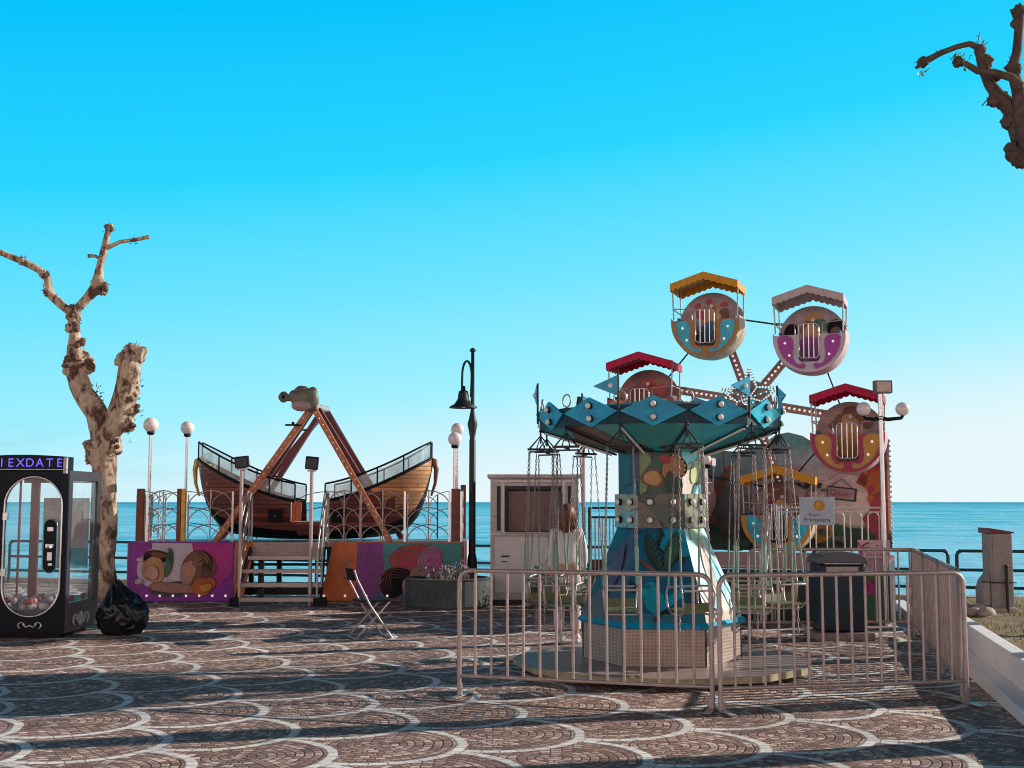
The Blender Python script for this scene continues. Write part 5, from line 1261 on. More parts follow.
# backdrop
XB0, XB1 = -1.85, 2.02
def bz(px_, py_): return W(px_, py_, FY).z
mb = MB(); outline = [(XB0, .95), (XB1, .95), (XB1, 2.66), (XB1 - .06, 2.75), (XB1 - .2, 2.78), (1.2, 2.78), (.9, 2.62), (.72, 2.74), (.5, 2.80), (.3, 2.76), (.1, 2.62), (-.3, 2.50), (-.8, 2.55), (-1.4, 2.45), (XB0, 2.3)]
mb.prism(outline, (0, .95, 0), XH, ZH, (0, .05, 0)); 
def backdrop_mat():
    m, nt, b = newmat('painted_backdrop'); co = co_obj(nt); sp = nt.new('ShaderNodeSeparateXYZ'); nt.l.new(co, sp.inputs[0])
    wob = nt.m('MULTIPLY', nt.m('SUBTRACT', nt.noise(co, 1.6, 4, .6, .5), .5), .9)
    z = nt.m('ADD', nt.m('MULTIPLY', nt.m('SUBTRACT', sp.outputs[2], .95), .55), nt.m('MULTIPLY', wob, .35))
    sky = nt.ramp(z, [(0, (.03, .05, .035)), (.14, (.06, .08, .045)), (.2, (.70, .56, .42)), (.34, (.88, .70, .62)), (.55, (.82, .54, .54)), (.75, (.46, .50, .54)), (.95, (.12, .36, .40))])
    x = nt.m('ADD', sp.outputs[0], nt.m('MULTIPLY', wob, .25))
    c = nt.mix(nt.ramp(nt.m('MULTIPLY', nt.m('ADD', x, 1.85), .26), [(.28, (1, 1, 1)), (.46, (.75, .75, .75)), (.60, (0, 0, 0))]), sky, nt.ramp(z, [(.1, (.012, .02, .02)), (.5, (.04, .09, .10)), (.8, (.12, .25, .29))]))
    c = nt.mix(nt.ramp(x, [(1.62 / 1.0 if False else .99, (0, 0, 0)), (1, (0, 0, 0))]), c, c)
    c = nt.mix(1, c, nt.ramp(nt.noise(co, 8, 5, .7), [(.3, (.65, .65, .65)), (.7, (1.2, 1.2, 1.2))]), 'MULTIPLY')
    nt.put(b.inputs['Base Color'], c); b.inputs['Roughness'].default_value = .45
    return m
def lp(mb, pts, lay, m): mb.add([(p[0], .95 - .004 * lay, p[1]) for p in pts], [tuple(range(len(pts)))], m)
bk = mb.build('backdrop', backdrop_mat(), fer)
mb = MB()
lp(mb, [(-1.0, .97), (-.62, .97), (-.68, 1.3), (-.66, 1.7), (-.48, 2.05), (-.30, 2.3), (-.42, 2.28), (-.62, 2.0), (-.74, 1.85), (-.82, 2.0), (-.98, 2.28), (-1.08, 2.3), (-.92, 1.95), (-.86, 1.7), (-.88, 1.3)], 1, M['brown'])
for (xa_, za_, xb_, zb_, w_) in ((-.75, 1.9, -1.1, 2.4, .03), (-.7, 1.95, -.3, 2.45, .03), (-.72, 1.7, -.42, 1.95, .02), (-.8, 1.8, -1.2, 2.0, .02), (-.5, 2.15, -.55, 2.5, .015), (1.6, 2.1, 1.0, 2.25, .02), (1.3, 2.18, 1.1, 2.05, .012), (.75, 1.98, 1.5, 2.12, .015)):
    lp(mb, [(xa_ - w_, za_), (xa_ + w_, za_), (xb_ + w_ * .3, zb_), (xb_ - w_ * .3, zb_)], 2, M['brown'])
for q_ in range(16): lp(mb, blob(.55 + .06 * q_ % .5, 1.93 + .05 * math.sin(q_ * 2.1), .045, .028, q_, 10), 15 + q_ % 3, [M['green'], M['darkgreen'], M['olive']][q_ % 3])
for q_ in range(12): lp(mb, blob(1.62 + .33 * ((q_ * .37) % 1), 1.1 + 1.3 * ((q_ * .61) % 1), .05, .07, q_, 10), 8 + q_ % 3, [M['orange'], M['crim'], M['redbrown']][q_ % 3])
for q_ in range(14): lp(mb, blob(-.2 + 1.7 * ((q_ * .43) % 1), 1.05 + .22 * ((q_ * .71) % 1), .09, .05, q_, 10), 16 + q_ % 3, [M['green'], M['darkgreen'], M['olive']][q_ % 3])
lp(mb, blob(-.9, 1.15, .28, .25, 1), 2, M['darkgreen']); lp(mb, blob(-.5, 1.05, .35, .14, 2), 3, M['darkgreen'])
lp(mb, [(1.55, .97), (XB1 - .04, .97), (XB1 - .04, 2.5), (1.9, 2.45), (1.72, 2.2), (1.6, 2.15), (1.52, 2.0), (1.68, 1.9), (1.72, 1.6), (1.60, 1.45), (1.66, 1.3)], 4, M['red'])
lp(mb, blob(1.8, 2.0, .12, .2, 1), 5, M['orange']); lp(mb, blob(1.78, 1.35, .12, .16, 2), 6, M['crim'])
lp(mb, blob(1.05, 1.22, .28, .17, .5), 7, M['green']); lp(mb, blob(.45, 1.15, .5, .2, 1.5), 8, M['darkgreen']); lp(mb, blob(.98, 1.25, .16, .2, 1), 9, M['amber']); lp(mb, blob(1.0, 1.3, .10, .12, 2), 10, M['tan'])
lp(mb, blob(1.5, 1.15, .25, .16, 1), 11, M['darkgreen']); lp(mb, blob(.35, 2.2, .3, .09, 1, rot=.1), 12, mat('sunset_pink_paint', (.50, .24, .27), .4)); lp(mb, blob(.7, 2.0, .22, .05, 1), 13, M['dustpink'])
lp(mb, blob(.42, 1.95, .2, .07, 2), 14, M['green'])
mb.build('painted_scenery', None, bk)
mb = MB(); mb.tube([(1.12, .915, 1.93), (1.30, .915, 2.06), (1.48, .915, 1.90)], .006, 5, M['iron']); q = Matrix.Rotation(R_(7), 3, 'Y')
mb.box((1.30, .925, 1.83), (.44, .02, .20), rot=q, m=M['iron']); mb.box((1.29, .912, 1.83), (.40, .012, .16), rot=q, m=M['dustpink']); text_mb(mb, 'Queen', (1.29, .903, 1.83), q @ XH, q @ ZH, .10, M['crim'], width=.32); mb.build('hanging_plaque', None, bk)
mb = MB(); 
for i in range(22): mb.sphere((XB1 + .012, .975, 1.0 + i * .078), .02, 6)
mb.build('edge_bulbs', M['globe'], bk)
mb = MB(); mb.box((.08, .1, .86), (3.95, 1.7, .06)); mb.build('deck', mat('worn_deck_boards', (.22, .16, .15), .95, 0, .3, 6, .3, .3, spec=.1), fer)
mb = MB(); mb.box((.08, -.765, .86), (3.95, .03, .24)); mb.build('deck_edge', M['dustpink'], fer)
mb = MB(); mb.box((.08, -.72, .37), (3.9, .03, .72)); 
sk_ = mb.build('skirt_panel', M['darkgreen'], fer)
mb = MB()
def lq(pts, lay, m): mb.add([(p[0], -.736 - .004 * lay, p[1]) for p in pts], [tuple(range(len(pts)))], m)
lq([(1.28, .02), (2.0, .02), (2.0, .73), (1.28, .73)], 1, mat('olive_paint', (.10, .11, .03), .5, 0, .4, 4)); lq(blob(1.7, .5, .13, .13, 1), 2, M['magenta']); lq(blob(1.7, .5, .07, .07, 1), 3, M['crim']); lq(blob(1.75, .22, .09, .2, 1), 4, M['green']); lq(blob(-.4, .4, .5, .25, 1), 2, M['green']); lq(blob(.4, .35, .4, .2, 2), 3, M['brown']); lq(blob(-1.4, .4, .3, .22, 2), 3, M['plum'] if 'plum' in M else M['brown'])
mb.build('painted_flowers', None, sk_)
mb = MB(); mb.box((.08, .1, .06), (3.6, 1.5, .11)); mb.box((XB1 + .02, .1, .42), (.03, 1.6, .8)); mb.build('chassis', M['iron'], fer)
# deck railing
def deck_rail(xa, xb, y=-.74, n=6):
    mb = MB(); z0 = .98; z1 = 1.56
    for z in (z1 + .06,): mb.tube([(xa, y, z), (xb, y, z)], .014, 6)
    mb.tube([(xa, y, z0 + .04), (xb, y, z0 + .04)], .012, 6); mb.tube([(xa, y, z0), (xa, y, z1 + .08)], .018, 8); mb.tube([(xb, y, z0), (xb, y, z1 + .08)], .022, 8)
    w = (xb - xa) / n
    for i in range(n):
        c_ = xa + w * (i + .5); r_ = w * .32
        mb.tube([(c_ - r_, y, z0 + .04)] + [(c_ - r_ * math.cos(a), y, z1 - r_ + r_ * math.sin(a)) for a in [PI * j / 8 for j in range(9)]] + [(c_ + r_, y, z0 + .04)], .010, 6)
    mb.tube([(xa, y, z1 + .0), (xb, y, z1 + .0)], .008, 6)
    mb.build('deck_railing', M['white'], fer)
deck_rail(.55, 1.98, n=6); deck_rail(-1.8, -.75, n=5)
mb = MB()
for i in range(4): mb.box((-.1, -1.2 + .14 * i, .18 + .2 * i), (.95, .2, .03))
mb.bar((-.6, -1.35, .05), (-.6, -.78, .86), .03, .08); mb.bar((.4, -1.35, .05), (.4, -.78, .86), .03, .08); sp_ = mb.build('staircase', M['galv'], fer)
for x in (-.6, .42):
    mb = MB(); mb.tube([(x, -1.3, .05), (x, -1.3, .9), (x, -1.2, 1.05), (x, -.82, 1.55), (x, -.76, 1.55), (x, -.74, .98)], .016, 8); mb.tube([(x, -1.3, .5), (x, -.78, 1.2)], .012, 6); mb.build('handrail', M['white'], sp_)
fer.location = (FX, FY, 0); fer.rotation_euler = (0, 0, YAW)
Rz = Matrix.Rotation(YAW, 3, 'Z')
def FW(x, y, z): v = Rz @ Vector((x, y, 0)); return Vector((FX + v.x, FY + v.y, z))
# signs on the deck railing
def sign(name, label, px0, py0, px1, py1, yl, fn, mt):
    # find local x for the pixel centre on plane y = yl
    def lx(px):
        k = (px - 512) / F; c_, s_ = math.cos(YAW), math.sin(YAW)
        return (k * (FY + yl * c_) - FX + yl * s_) / (c_ - k * s_)
    x0_, x1_ = lx(px0), lx(px1); Yc = FW((x0_ + x1_) / 2, yl, 0).y; z1_, z0_ = W(px0, py0, Yc).z, W(px0, py1, Yc).z
    t = thing(name, label, 'sign', (0, 0, 0)); mb = MB(); mb.box((0, 0, (z0_ + z1_) / 2), (x1_ - x0_, .015, z1_ - z0_)); bd = mb.build('board', mt, t)
    fn(bd, x1_ - x0_, z0_, z1_)
    mb = MB(); mb.tube([(-.08, .02, z0_), (-.08, .02, z1_ + .02)], .006, 6); mb.tube([(.08, .02, z0_), (.08, .02, z1_ + .02)], .006, 6); mb.build('fixing', M['galv'], t)
    t.location = FW((x0_ + x1_) / 2, yl, 0); t.rotation_euler = (0, 0, YAW)
def f1(t, w, z0_, z1_):
    mb = MB(); h = z1_ - z0_; text_mb(mb, 'Nuova', (-.04, -.010, z0_ + h * .38), XH, ZH, h * .13, None, width=w * .36); text_mb(mb, 'Primavera', (0, -.010, z0_ + h * .19), XH, ZH, h * .15, None, width=w * .74); mb.build('lettering', mat('navy_ink', (.02, .05, .14), .5), t)
    mb = MB(); mb.add([(.03 + r_ * math.cos(a), -.010, z0_ + h * .70 + r_ * math.sin(a)) for a, r_ in [(2 * PI * i / 32, .085 if i % 2 else .068) for i in range(32)]], [tuple(range(32))], M['amber']); mb.add([(.03 + .05 * math.cos(a), -.013, z0_ + h * .70 + .05 * math.sin(a)) for a in [2 * PI * i / 20 for i in range(20)]], [tuple(range(20))], M['gold']); mb.build('sun_emblem', None, t)
def f2(t, w, z0_, z1_):
    mb = MB(); h = z1_ - z0_; text_mb(mb, 'DI GRAZIA', (.06, -.010, z0_ + h * .2), XH, ZH, h * .2, None, width=w * .68); text_mb(mb, 'J  A', (.07, -.010, z0_ + h * .68), XH, ZH, h * .15, None)
    mb.tube([(-w * .42, -.01, z0_ + .01), (-w * .40, -.01, z0_ + h * .5), (-w * .3, -.01, z0_ + h * .75), (-w * .15, -.01, z0_ + h * .85)], .010, 5); mb.tube([(-w * .40, -.01, z0_ + h * .5), (-w * .47, -.01, z0_ + h * .85)], .008, 5); mb.tube([(-w * .35, -.01, z0_ + h * .6), (-w * .12, -.01, z0_ + h * .6)], .006, 5); mb.sphere((w * .1, -.01, z0_ + h * .68), .012, 8); mb.build('lettering', M['crim'], t)
sign('sign', 'white sign with an orange sun and blue words on the wheel railing', 798, 497, 833, 525, -.79, f1, mat('pale_blue_board', (.55, .62, .68), .4, 0, .1, 4))
sign('sign', 'pink sign with a red tree and red words at the deck corner', 855, 540, 887, 558, -.80, f2, M['pink'])

# gondolas
def scallop_valance(mb, xa, xb, za, zb, y, drop, n, m):
    top = [(xa + (xb - xa) * i / (n * 4), za + (zb - za) * i / (n * 4)) for i in range(n * 4 + 1)]
    bot = [(x, z - drop - .022 * abs(math.sin(PI * i / 4))) for i, (x, z) in enumerate(top)]
    vs = [(x, y, z) for x, z in top] + [(x, y, z) for x, z in bot]; N = len(top)
    mb.add(vs, [(i, i + 1, N + i + 1, N + i) for i in range(N - 1)], m)
def gondola(ang, label, canopy, shell, plate, swirl, inner, mur):
    a = R_(ang); piv = Vector((math.cos(a) * RW, 0, HZF + math.sin(a) * RW))
    t = thing('gondola', label, 'gondola', (0, 0, 0), 'round gondolas hanging on the small ferris wheel')
    R = .525; D0, D1 = -.31, .30; zc = 0.0   # local: centre of the drum at origin, pivot .30 above
    # back plate with painting
    mb = MB(); mb.disc((0, D1 - .02, .035), R * .97, YH, .02, 40, mur); bp = mb.build('back_plate', None, t)
    mb = MB()
    for i, (x, z, r_, m) in enumerate(inner): mb.add([(p[0], D1 - .034 - .003 * i, p[1]) for p in blob(x, z, r_, r_ * 1.05, i * 1.3, 18, .10)], [tuple(range(18))], m)
    mb.build('painted_motif', None, bp)
    # drum shell lower part
    mb = MB(); n = 30; a0, a1 = R_(172), R_(368); vs = []
    for i in range(n + 1):
        b = a0 + (a1 - a0) * i / n
        bulge = 1
        vs += [(R * math.cos(b), D0, R * math.sin(b)), (R * 1.05 * math.cos(b), (D0 + D1) / 2, R * 1.05 * math.sin(b)), (R * math.cos(b), D1, R * math.sin(b))]
    mb.add(vs, [(i * 3 + k, i * 3 + 3 + k, i * 3 + 4 + k, i * 3 + 1 + k) for i in range(n) for k in range(2)], shell, True); so = mb.build('shell', None, t)
    # front plate: lower half with a gate notch
    gx, gz_ = .155, -.33; zt_ = .035; arcp = []
    e0 = math.asin(zt_ / R)
    for sg in (-1, 1):
        pts = [(sg * gx, zt_), (sg * R * math.cos(e0), zt_)]
        for i in range(1, 15): b = e0 - (e0 + R_(90)) * i / 15; pts.append((sg * R * math.cos(b), R * math.sin(b)))
        pts += [(0, -R), (0, gz_ - .04), (sg * (gx - .04), gz_ - .04), (sg * gx, gz_)]
        if sg < 0: pts = pts[::-1]
        arcp.append(pts)
    mb = MB()
    for pts in arcp: mb.prism(pts, (0, D0, 0), XH, ZH, (0, .02, 0), plate)
    fp = mb.build('front_plate', None, t)
    mb = MB()
    for sg in (-1, 1):
        top_ = [(.255, .035), (.30, .055), (.36, .058), (.41, .045), (.44, .01)]
        outer = [(.435 * math.cos(R_(-d_)), .435 * math.sin(R_(-d_))) for d_ in (4, 14, 24, 34, 44, 54, 64, 73)]
        tail = [(.10, -.425), (.07, -.41), (.055, -.385), (.065, -.355), (.09, -.345), (.115, -.355)]
        inn_ = [(.15, -.365), (.19, -.335), (.215, -.29), (.225, -.24), (.225, -.18), (.215, -.12), (.215, -.06), (.225, .0)]
        full = [(sg * x * 1.04, z * 1.05 - .03) for x, z in top_ + outer + tail + inn_]
        fcx = sum(p[0] for p in full) / len(full); fcz = sum(p[1] for p in full) / len(full)
        mb.tube([(p[0], D0 - .004, p[1]) for p in full], .008, 5, M['dustpink'], closed=True)
        mb.add([(p[0], D0 - .004, p[1]) for p in full], [tuple(range(len(full)))], swirl)
        for (x, z) in ((sg * .345, -.085), (sg * .285, -.27)): mb.sphere((x, D0 - .015, z), .019, 8, M['bulb'])
    mb.build('swirl', None, fp)
    # gate
    mb = MB(); gw, g0, g1 = .145, -.32, .19; rr = .04
    loop = [(-gw, g0 + rr), (-gw + rr, g0), (gw - rr, g0), (gw, g0 + rr), (gw, g1 - rr), (gw - rr, g1), (-gw + rr, g1), (-gw, g1 - rr)]
    mb.tube([(x, D0 - .03, z) for x, z in loop], .010, 6, closed=True)
    for i in (-1, 0, 1): mb.tube([(i * .072, D0 - .03, g0), (i * .072, D0 - .03, g1)], .009, 6)
    mb.build('gate', M['chrome'], t)
    for sg in (-1, 1):
        mb = MB(); mb.tube([(sg * .20, D0, zt_), (sg * .20, D0, .20), (sg * .47, D0, .22), (sg * .50, D0 + .03, .22), (sg * .50, D1, .22)], .009, 6); mb.build('grab_rail', M['galv'], t)
    for sg in (-1, 1):
        mb = MB(); mb.box((sg * .30, 0, -.16), (.20, .44, .04)); mb.box((sg * .43, 0, -.04), (.03, .44, .26)); mb.build('bench', M['blue'], t)
    # posts and canopy
    for sx in (-1, 1):
        for y in (D0 + .02, D1 - .02):
            mb = MB(); mb.tube([(sx * .485, y, .06), (sx * .505, y, .62)], .012, 6); mb.build('post', M['galv'], t)
    hw, ze, zp = .515, .60, .76; y0_, y1_ = D0 - .09, D1 + .09
    mb = MB(); th_ = .012
    mb.add([(-hw, y0_, ze), (0, y0_, zp), (0, y1_, zp), (-hw, y1_, ze)], [(0, 1, 2, 3)]); mb.add([(hw, y0_, ze), (0, y0_, zp), (0, y1_, zp), (hw, y1_, ze)], [(0, 1, 2, 3)])
    for y in (y0_, y1_):
        scallop_valance(mb, -hw, 0, ze, zp, y, .10, 6, None); scallop_valance(mb, 0, hw, zp, ze, y, .10, 6, None)
    for x in (-hw, hw):
        N = 21; top = [(x, y0_ + (y1_ - y0_) * i / 20, ze) for i in range(N)]; bot = [(x, p[1], ze - .10 - .022 * abs(math.sin(PI * i / 4))) for i, p in enumerate(top)]
        mb.add(top + bot, [(i, i + 1, N + i + 1, N + i) for i in range(N - 1)])
    mb.build('canopy', canopy, t)
    mb = MB()
    for y in (D0 + .02, D1 - .02): mb.tube([(-.505, y, .60), (0, y, .745), (.505, y, .60)], .010, 6)
    mb.build('canopy_frame', M['galv'], t)
    mb = MB(); mb.box((0, D1 + .04, .16), (.08, .05, .40)); mb.tube([(0, D1 + .02, .30), (0, D1 + .16, .30)], .035, 10); mb.build('hanger', M['iron'], t)
    q = piv + Vector((-.02, -.14, -.305)); t.location = FW(q.x, q.y, q.z); t.rotation_euler = (0, 0, YAW)
    return t
mur_bear = mural('painted_teddies', ['#8a5a42', '#a0664a', '#8c7670', '#7a3a34', '#9a8078'], 5, .05, 21)
mur_pale = mat('faded_mauve_plate', (.40, .31, .33), .5, 0, .3, 5)
mur_red = mural('painted_red_pattern', ['#7a3a30', '#8c4a3a', '#6a2e28', '#9a5a48'], 7, .06, 22)
H = M['magenta']; T = M['tan']
gondola(109, 'gondola at the top left with yellow canopy and amber bowl with teal swirls', M['yellow'], M['beige'], mat('ochre_plate', (.42, .20, .03), .4, 0, .2, 5), M['cyan'], [(-.22, .34, .05, M['crim']), (-.04, .40, .05, M['crim']), (.20, .33, .06, M['crim']), (.04, .25, .11, T), (.18, .17, .10, M['brown']), (.02, .12, .12, T), (0, -.1, .2, M['blue']), (-.18, .2, .07, M['crim'])], mur_pale)
gondola(49, 'gondola at the top right with faded white canopy and purple swirls', M['greyc'], M['greyc'], M['lilac'], M['purple'], [(0, .30, .15, T), (-.06, .20, .12, M['brown']), (.12, .25, .10, M['green']), (.0, .1, .14, T), (-.32, .16, .11, M['rubber']), (.33, .20, .12, M['rubber']), (.34, .14, .07, M['brown']), (0, -.1, .18, M['purple'])], mur_pale)
gondola(-11, 'gondola at the right with crimson canopy and dark red bowl with amber swirls', M['crimson'], M['pink'], M['crim'], M['amber'], [(0, .36, .12, M['redbrown']), (-.13, .28, .09, M['brown']), (.12, .30, .09, M['brown']), (.0, .2, .14, T), (-.25, .20, .06, M['brown']), (.26, .20, .07, M['brown']), (0, -.1, .2, M['amber'])], mat('dull_pink_plate', (.44, .27, .25), .5, 0, .3, 5))
gondola(169, 'gondola at the left with crimson canopy and red brown painted disc, behind the carousel', M['crimson'], M['brown'], M['crim'], M['amber'], [(0, .3, .12, M['red']), (-.2, .2, .1, M['redbrown']), (.2, .22, .1, M['red'])], mur_red)
gondola(-71, 'lowest gondola with yellow canopy and teal swirls behind the hanging chains', M['yellow'], M['beige'], M['amber'], M['cyan'], [(0, .3, .14, M['brown']), (-.15, .24, .09, M['redbrown']), (.16, .26, .09, M['brown']), (0, .12, .13, M['tan']), (0, -.1, .2, M['blue'])], mur_bear)
gondola(-131, 'lower left gondola mostly hidden behind the carousel column', M['greyc'], M['dustpink'], M['lilac'], M['purple'], [(0, .3, .12, T), (0, -.1, .18, M['purple'])], mur_pale)

# double globe lamp with floodlight at the deck corner
P = FW(1.99, -.80, .98); Yq = P.y; q = W(883, 500, Yq); X = q.x
t = thing('twin_globe_lamp', 'lamp post with two white globes and a floodlight on top beside the wheel', 'lamp', (X, Yq, 0))
mb = MB(); zt3 = W(883, 394, Yq).z; mb.tube([(X, Yq, 0), (X, Yq, zt3)], .032, 10); mb.build('pole', M['chrome'], t)
mb = MB(); c = W(882.5, 387, Yq); mb.box(c, (.25, .12, .18)); hd = mb.build('floodlight_head', M['concrete'], t, bevel=.01); mb = MB(); mb.box(c - YH * .064, (.20, .006, .14)); mb.build('lens', M['galv'], hd); 
for px, py in ((863.5, 409), (902.5, 409)):
    g_ = W(px, py, Yq); r_ = .098; sg = 1 if px > 883 else -1
    mb = MB(); za = W(883, 418, Yq).z; mb.tube([(X, Yq, za), (X + sg * .10, Yq, za - .02), (g_.x - sg * .02, Yq, za + .0), (g_.x, Yq, g_.z - r_ * .8)], [.03, .028, .024, .03], 8); mb.build('arm', M['black'], t)
    mb = MB(); mb.sphere(g_, r_, 20); mb.build('globe', M['globe'], t)
mb = MB(); mb.sphere((X, Yq, W(883, 418, Yq).z), .045, 10); mb.build('collar', M['chrome'], t)

# ------------------------------------------------------------------ waste bin
Yn = 15.15; xa, xb = DX(816, Yn), DX(862, Yn); cx = (xa + xb) / 2
t = thing('waste_bin', 'dark blue waste bin with arched lid on a pinkish concrete plinth', 'bin', (cx, Yn, 0))
mb = MB(); bx2(mb, DX(811, Yn), DX(868, Yn), Yn - .08, Yn + .62, 0, .095); mb.build('plinth', mat('pinkish_concrete', (.40, .30, .27), .8, 0, .2, 6, .4), t, bevel=.01)
mb = MB(); bx2(mb, xa, xb, Yn, Yn + .5, .097, .93); mb.build('body', mat('navy_bin_plastic', (.012, .03, .055), .4, 0, .2, 5, .1, .15), t, bevel=.03)
mb = MB(); n = 12; pr = [(xa - .02, .935)] + [(cx - (cx - xa + .03) * math.cos(a), .965 + .12 * math.sin(a)) for a in [PI * i / n for i in range(n + 1)]] + [(xb + .02, .935)]
mb.prism(pr[::-1], (0, Yn - .02, 0), XH, ZH, (0, .54, 0)); ld = mb.build('lid', mat('grey_bin_lid', (.13, .14, .15), .4, 0, .2, 5, .1, .2), t, bevel=.01)
mb = MB(); mb.tube([(xa + .06, Yn - .035, .94), (xb - .06, Yn - .035, .94)], .012, 6); mb.build('handle', M['chrome'], ld)
mb = MB(); bx2(mb, xa + .09, xb - .09, Yn - .006, Yn - .001, .80, .90); mb.build('label_strip', M['galv'], t)

# ------------------------------------------------------------------ the woman seen from behind
PX_, PY_ = (566.5 - 512) / F * 14.75, 14.75
wm = thing('person', 'woman with auburn hair seen from behind in a pale top and light trousers', 'person', (PX_, PY_, 0))
def skin_obj(name, verts, edges, radii, m, parent, root=0, sub=2):
    me = bpy.data.meshes.new(name); me.from_pydata([Vector(v) for v in verts], edges, []); o = bpy.data.objects.new(name, me); C.objects.link(o); o.parent = parent
    sk = o.modifiers.new('skin', 'SKIN'); sk.use_smooth_shade = True
    ss = o.modifiers.new('sub', 'SUBSURF'); ss.levels = sub; ss.render_levels = sub
    lay = me.skin_vertices[0].data if me.skin_vertices else None
    if lay is None:
        bm = bmesh.new(); bm.from_mesh(me); bm.verts.layers.skin.verify(); bm.to_mesh(me); bm.free(); lay = me.skin_vertices[0].data
    for i, r_ in enumerate(radii): lay[i].radius = r_ if isinstance(r_, tuple) else (r_, r_)
    lay[root].use_root = True
    me.materials.append(m); return o
body_v = [(0, 0, .90), (0, 0, 1.02), (0, -.01, 1.17), (0, 0, 1.31), (0, 0, 1.385), (0, -.005, 1.46), (0, .01, 1.54),      # 0..6
          (-.155, 0, 1.335), (-.21, .02, 1.08), (-.20, .10, .86), (.155, 0, 1.335), (.205, .02, 1.08), (.20, .09, .85),         # arms 7..12
          (-.085, 0, .84), (-.095, .02, .48), (-.10, -.02, .09), (-.105, .10, .03), (.085, 0, .84), (.095, .03, .48), (.105, .0, .09), (.115, .12, .03), (-.195, .14, .80), (.195, .13, .79)]
body_e = [(0, 1), (1, 2), (2, 3), (3, 4), (4, 5), (5, 6), (3, 7), (7, 8), (8, 9), (3, 10), (10, 11), (11, 12), (0, 13), (13, 14), (14, 15), (15, 16), (0, 17), (17, 18), (18, 19), (19, 20), (9, 21), (12, 22)]
body_r = [(.15, .115), (.125, .09), (.14, .10), (.135, .085), .055, (.075, .085), (.075, .09), .048, .040, .026, .048, .040, .026, .085, .056, .038, .035, .085, .056, .038, .035, (.03, .018), (.03, .018)]
skin_obj('body', body_v, body_e, body_r, M['skin'], wm)
# clothing slightly larger than the body
skin_obj('top', [(0, 0, .92), (0, 0, 1.05), (0, -.01, 1.17), (0, 0, 1.315), (0, 0, 1.36), (-.155, 0, 1.34), (-.212, .02, 1.08), (-.20, .085, .90), (.155, 0, 1.34), (.207, .02, 1.08), (.20, .075, .90)],
         [(0, 1), (1, 2), (2, 3), (3, 4), (3, 5), (5, 6), (6, 7), (3, 8), (8, 9), (9, 10)], [(.175, .135), (.15, .115), (.16, .12), (.15, .10), (.07, .06), .062, .055, .045, .062, .055, .045], M['cardigan'], wm)
skin_obj('trousers', [(0, 0, .93), (0, 0, .86), (-.088, 0, .78), (-.097, .02, .48), (-.10, -.01, .14), (.088, 0, .78), (.097, .03, .48), (.105, .01, .14)], [(0, 1), (1, 2), (2, 3), (3, 4), (1, 5), (5, 6), (6, 7)],
         [(.162, .125), (.165, .13), .098, .078, .066, .098, .078, .066], M['trousers'], wm)
for sx, y in ((-.104, .03), (.112, .05)):
    mb = MB(); mb.sphere(Vector((PX_ + sx, PY_ + y, .045)), .05, 14, sc=(.95, 2.3, .85)); mb.sphere(Vector((PX_ + sx, PY_ + y - .05, .08)), .05, 12, sc=(.95, 1.1, 1.1)); mb.build('shoe', M['white'], wm)
# head: face looks away, towards the kiosk
hc = Vector((PX_, PY_ + .015, 1.545))
mb = MB(); mb.sphere(hc, .098, 24, sc=(.82, 1.0, 1.16)); mb.sphere(hc + Vector((0, .10, -.02)), .016, 8, sc=(.8, 1.1, 1.4))
for s_ in (-1, 1): mb.sphere(hc + Vector((s_ * .082, 0, -.01)), .018, 8, sc=(.5, .9, 1.5)); mb.sphere(hc + Vector((s_ * .032, .084, .01)), .011, 8, m=None)
mb.tube([hc + Vector((-.022, .088, -.055)), hc + Vector((0, .095, -.058)), hc + Vector((.022, .088, -.055))], .006, 6); mb.build('head', M['skin'], wm)
mb = MB(); mb.sphere(hc + Vector((0, -.022, .015)), .112, 28, sc=(.92, .98, 1.12), fn=lambda dd: 1 + .05 * noise.noise(dd * 5))
r6 = random.Random(4)
for k in range(150):
    a = PI + r6.uniform(-.1, PI + .1); rr = .088 + r6.uniform(-.02, .018); q0 = hc + Vector((math.cos(a) * rr * .9, math.sin(a) * rr * .8 - .02, r6.uniform(-.02, .05))); L_ = r6.uniform(.16, .26)
    q1 = q0 + Vector((math.cos(a) * .015, -.01, -L_ * .5)); q2 = q0 + Vector((math.cos(a) * .02 + r6.uniform(-.02, .02), r6.uniform(-.01, .02), -L_))
    mb.tube([q0, q1, q2], [.013, .012, .003], 5)
mb.build('hair', M['hair'], wm)
# hands with fingers
for sx, hy, hz in ((-.195, .14, .80), (.195, .13, .79)):
    sgn = 1 if sx < 0 else -1
    c_ = Vector((sx, hy, hz)); V = [c_ + Vector((0, -.02, .03)), c_]; E = [(0, 1)]; Rd = [(.024, .018), (.036, .017)]
    mb = MB(); c_w = Vector((PX_, PY_, 0)) + c_
    mb.sphere(c_w + Vector((0, .005, -.01)), .04, 12, sc=(.45, .8, 1.1))
    for f in range(4):
        yo = -.026 + .018 * f; ln = (.065, .075, .072, .058)[f]
        b0_ = c_w + Vector((0, yo + .006, -.045)); mb.tube([b0_, b0_ + Vector((sgn * .006, .004, -ln * .45)), b0_ + Vector((sgn * .022, .008, -ln * .85))], [.0085, .008, .006], 6)
    mb.tube([c_w + Vector((0, .03, -.0)), c_w + Vector((sgn * .012, .052, -.025)), c_w + Vector((sgn * .02, .055, -.05))], [.010, .009, .007], 6)
    mb.build('hand', M['skin'], wm)
mb = MB(); q = Vector((PX_ - .235, PY_ + .13, .76)); n = 10
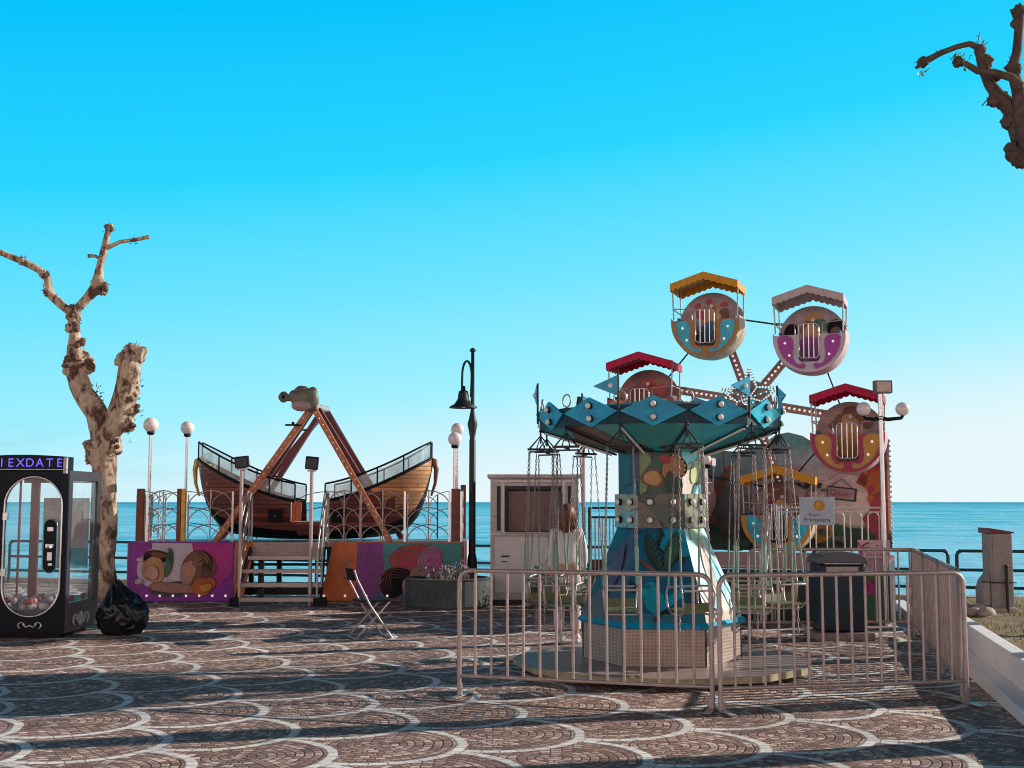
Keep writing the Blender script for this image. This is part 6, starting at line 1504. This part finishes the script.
for i in range(2):
    vs = [q + Vector((-.02 + .03 * i, 0, .12)), q + Vector((.06, .0, .10)), q + Vector((.05, .02, -.02)), q + Vector((.01, -.02, -.10)), q + Vector((-.04, .01, .02))]
    mb.add(vs, [(0, 1, 2, 3, 4)])
o = mb.build('cloth', M['redcloth']); sm = o.modifiers.new('s', 'SOLIDIFY'); sm.thickness = .02
o.name = 'folded_cloth'; tag(o, 'dark red folded cloth held in the left hand of the woman', 'cloth')

# ------------------------------------------------------------------ world, sun, camera
wd = bpy.data.worlds.new('World'); S.world = wd; wd.use_nodes = True
nt = NT(wd); bg = nt.n['Background']
tc = nt.new('ShaderNodeTexCoord').outputs['Generated']; sp = nt.new('ShaderNodeSeparateXYZ'); nt.l.new(tc, sp.inputs[0])
SUN_AZ, SUN_EL = 15, 23
elev = nt.m('MAXIMUM', sp.outputs[2], 0)
side = nt.m('MULTIPLY', nt.m('ADD', sp.outputs[0], .1), -.11)       # deeper to the left, away from the sun
grad = nt.ramp(nt.m('ADD', elev, side), [(.0, (.80, .92, .95)), (.03, (.68, .90, .965)), (.085, (.36, .86, .985)), (.17, (.16, .77, .985)), (.27, (.02, .66, .98)), (.40, (.0, .53, .97)), (.45, (.006, .10, .24)), (.60, (.005, .025, .06)), (1, (.005, .02, .045))])
# added warm fill glow low behind the camera to light front faces, dark above
back_fill = nt.ramp(elev, [(.0, (1.75, 1.34, 1.22)), (.22, (1.7, 1.36, 1.28)), (.33, (.16, .15, .18)), (.5, (.01, .025, .055)), (1, (.005, .02, .045))])
grad = nt.mix(nt.ramp(nt.m('ADD', nt.m('MULTIPLY', sp.outputs[1], -1), .5), [(.45, (0, 0, 0)), (.75, (1, 1, 1))]), grad, back_fill)
mp = nt.new('ShaderNodeMapping'); nt.l.new(tc, mp.inputs[0]); mp.inputs['Scale'].default_value = (3, 3, 22)
cl = nt.noise(mp.outputs[0], 2.2, 6, .6, .4)
clm = nt.m('MULTIPLY', nt.m('MULTIPLY', nt.ramp(cl, [(.5, (0, 0, 0)), (.65, (1, 1, 1))]), nt.ramp(sp.outputs[2], [(.0, (.2, .2, .2)), (.02, (1, 1, 1)), (.05, (.6, .6, .6)), (.075, (0, 0, 0))])), nt.ramp(sp.outputs[0], [(.0, (0, 0, 0)), (1, (0, 0, 0))]))
left = nt.m('MULTIPLY', nt.m('MAXIMUM', nt.m('SUBTRACT', nt.m('MULTIPLY', sp.outputs[0], -1), .22), 0), 3.2)
clm = nt.m('MINIMUM', nt.m('MULTIPLY', nt.m('MULTIPLY', nt.ramp(cl, [(.45, (0, 0, 0)), (.62, (1, 1, 1))]), nt.ramp(sp.outputs[2], [(.0, (.3, .3, .3)), (.02, (1, 1, 1)), (.045, (.7, .7, .7)), (.07, (0, 0, 0))])), left), .8)
grad = nt.mix(clm, grad, (.28, .62, .80))
sky = nt.new('ShaderNodeTexSky', sky_type='NISHITA'); sky.sun_disc = False; sky.sun_elevation = R_(SUN_EL); sky.sun_rotation = R_(90 - SUN_AZ)
tot = nt.mix(1, grad, nt.mix(1, sky.outputs[0], (.001, .003, .004), 'MULTIPLY'), 'ADD')
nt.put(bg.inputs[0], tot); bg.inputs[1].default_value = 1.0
sl = bpy.data.lights.new('sun', 'SUN'); sl.energy = 5; sl.angle = R_(.5); sl.color = (1, .92, .84)
so = bpy.data.objects.new('sun', sl); C.objects.link(so)
sd = Vector((math.cos(R_(SUN_AZ)) * math.cos(R_(SUN_EL)), math.sin(R_(SUN_AZ)) * math.cos(R_(SUN_EL)), math.sin(R_(SUN_EL))))
so.rotation_euler = sd.to_track_quat('Z', 'Y').to_euler()
cam = bpy.data.cameras.new('camera'); co_ = bpy.data.objects.new('camera', cam); C.objects.link(co_)
cam.sensor_width = 36; cam.lens = 36 * F / 1024; cam.clip_end = 60000; cam.clip_start = .05
co_.location = (0, 0, EYE); co_.rotation_euler = (PI / 2 + PITCH, 0, 0)
S.camera = co_
S.cycles.filter_width = 1.05
S.render.resolution_x = 1024; S.render.resolution_y = 768
S.view_settings.view_transform = 'Standard'; S.view_settings.look = 'None'; S.view_settings.exposure = 0
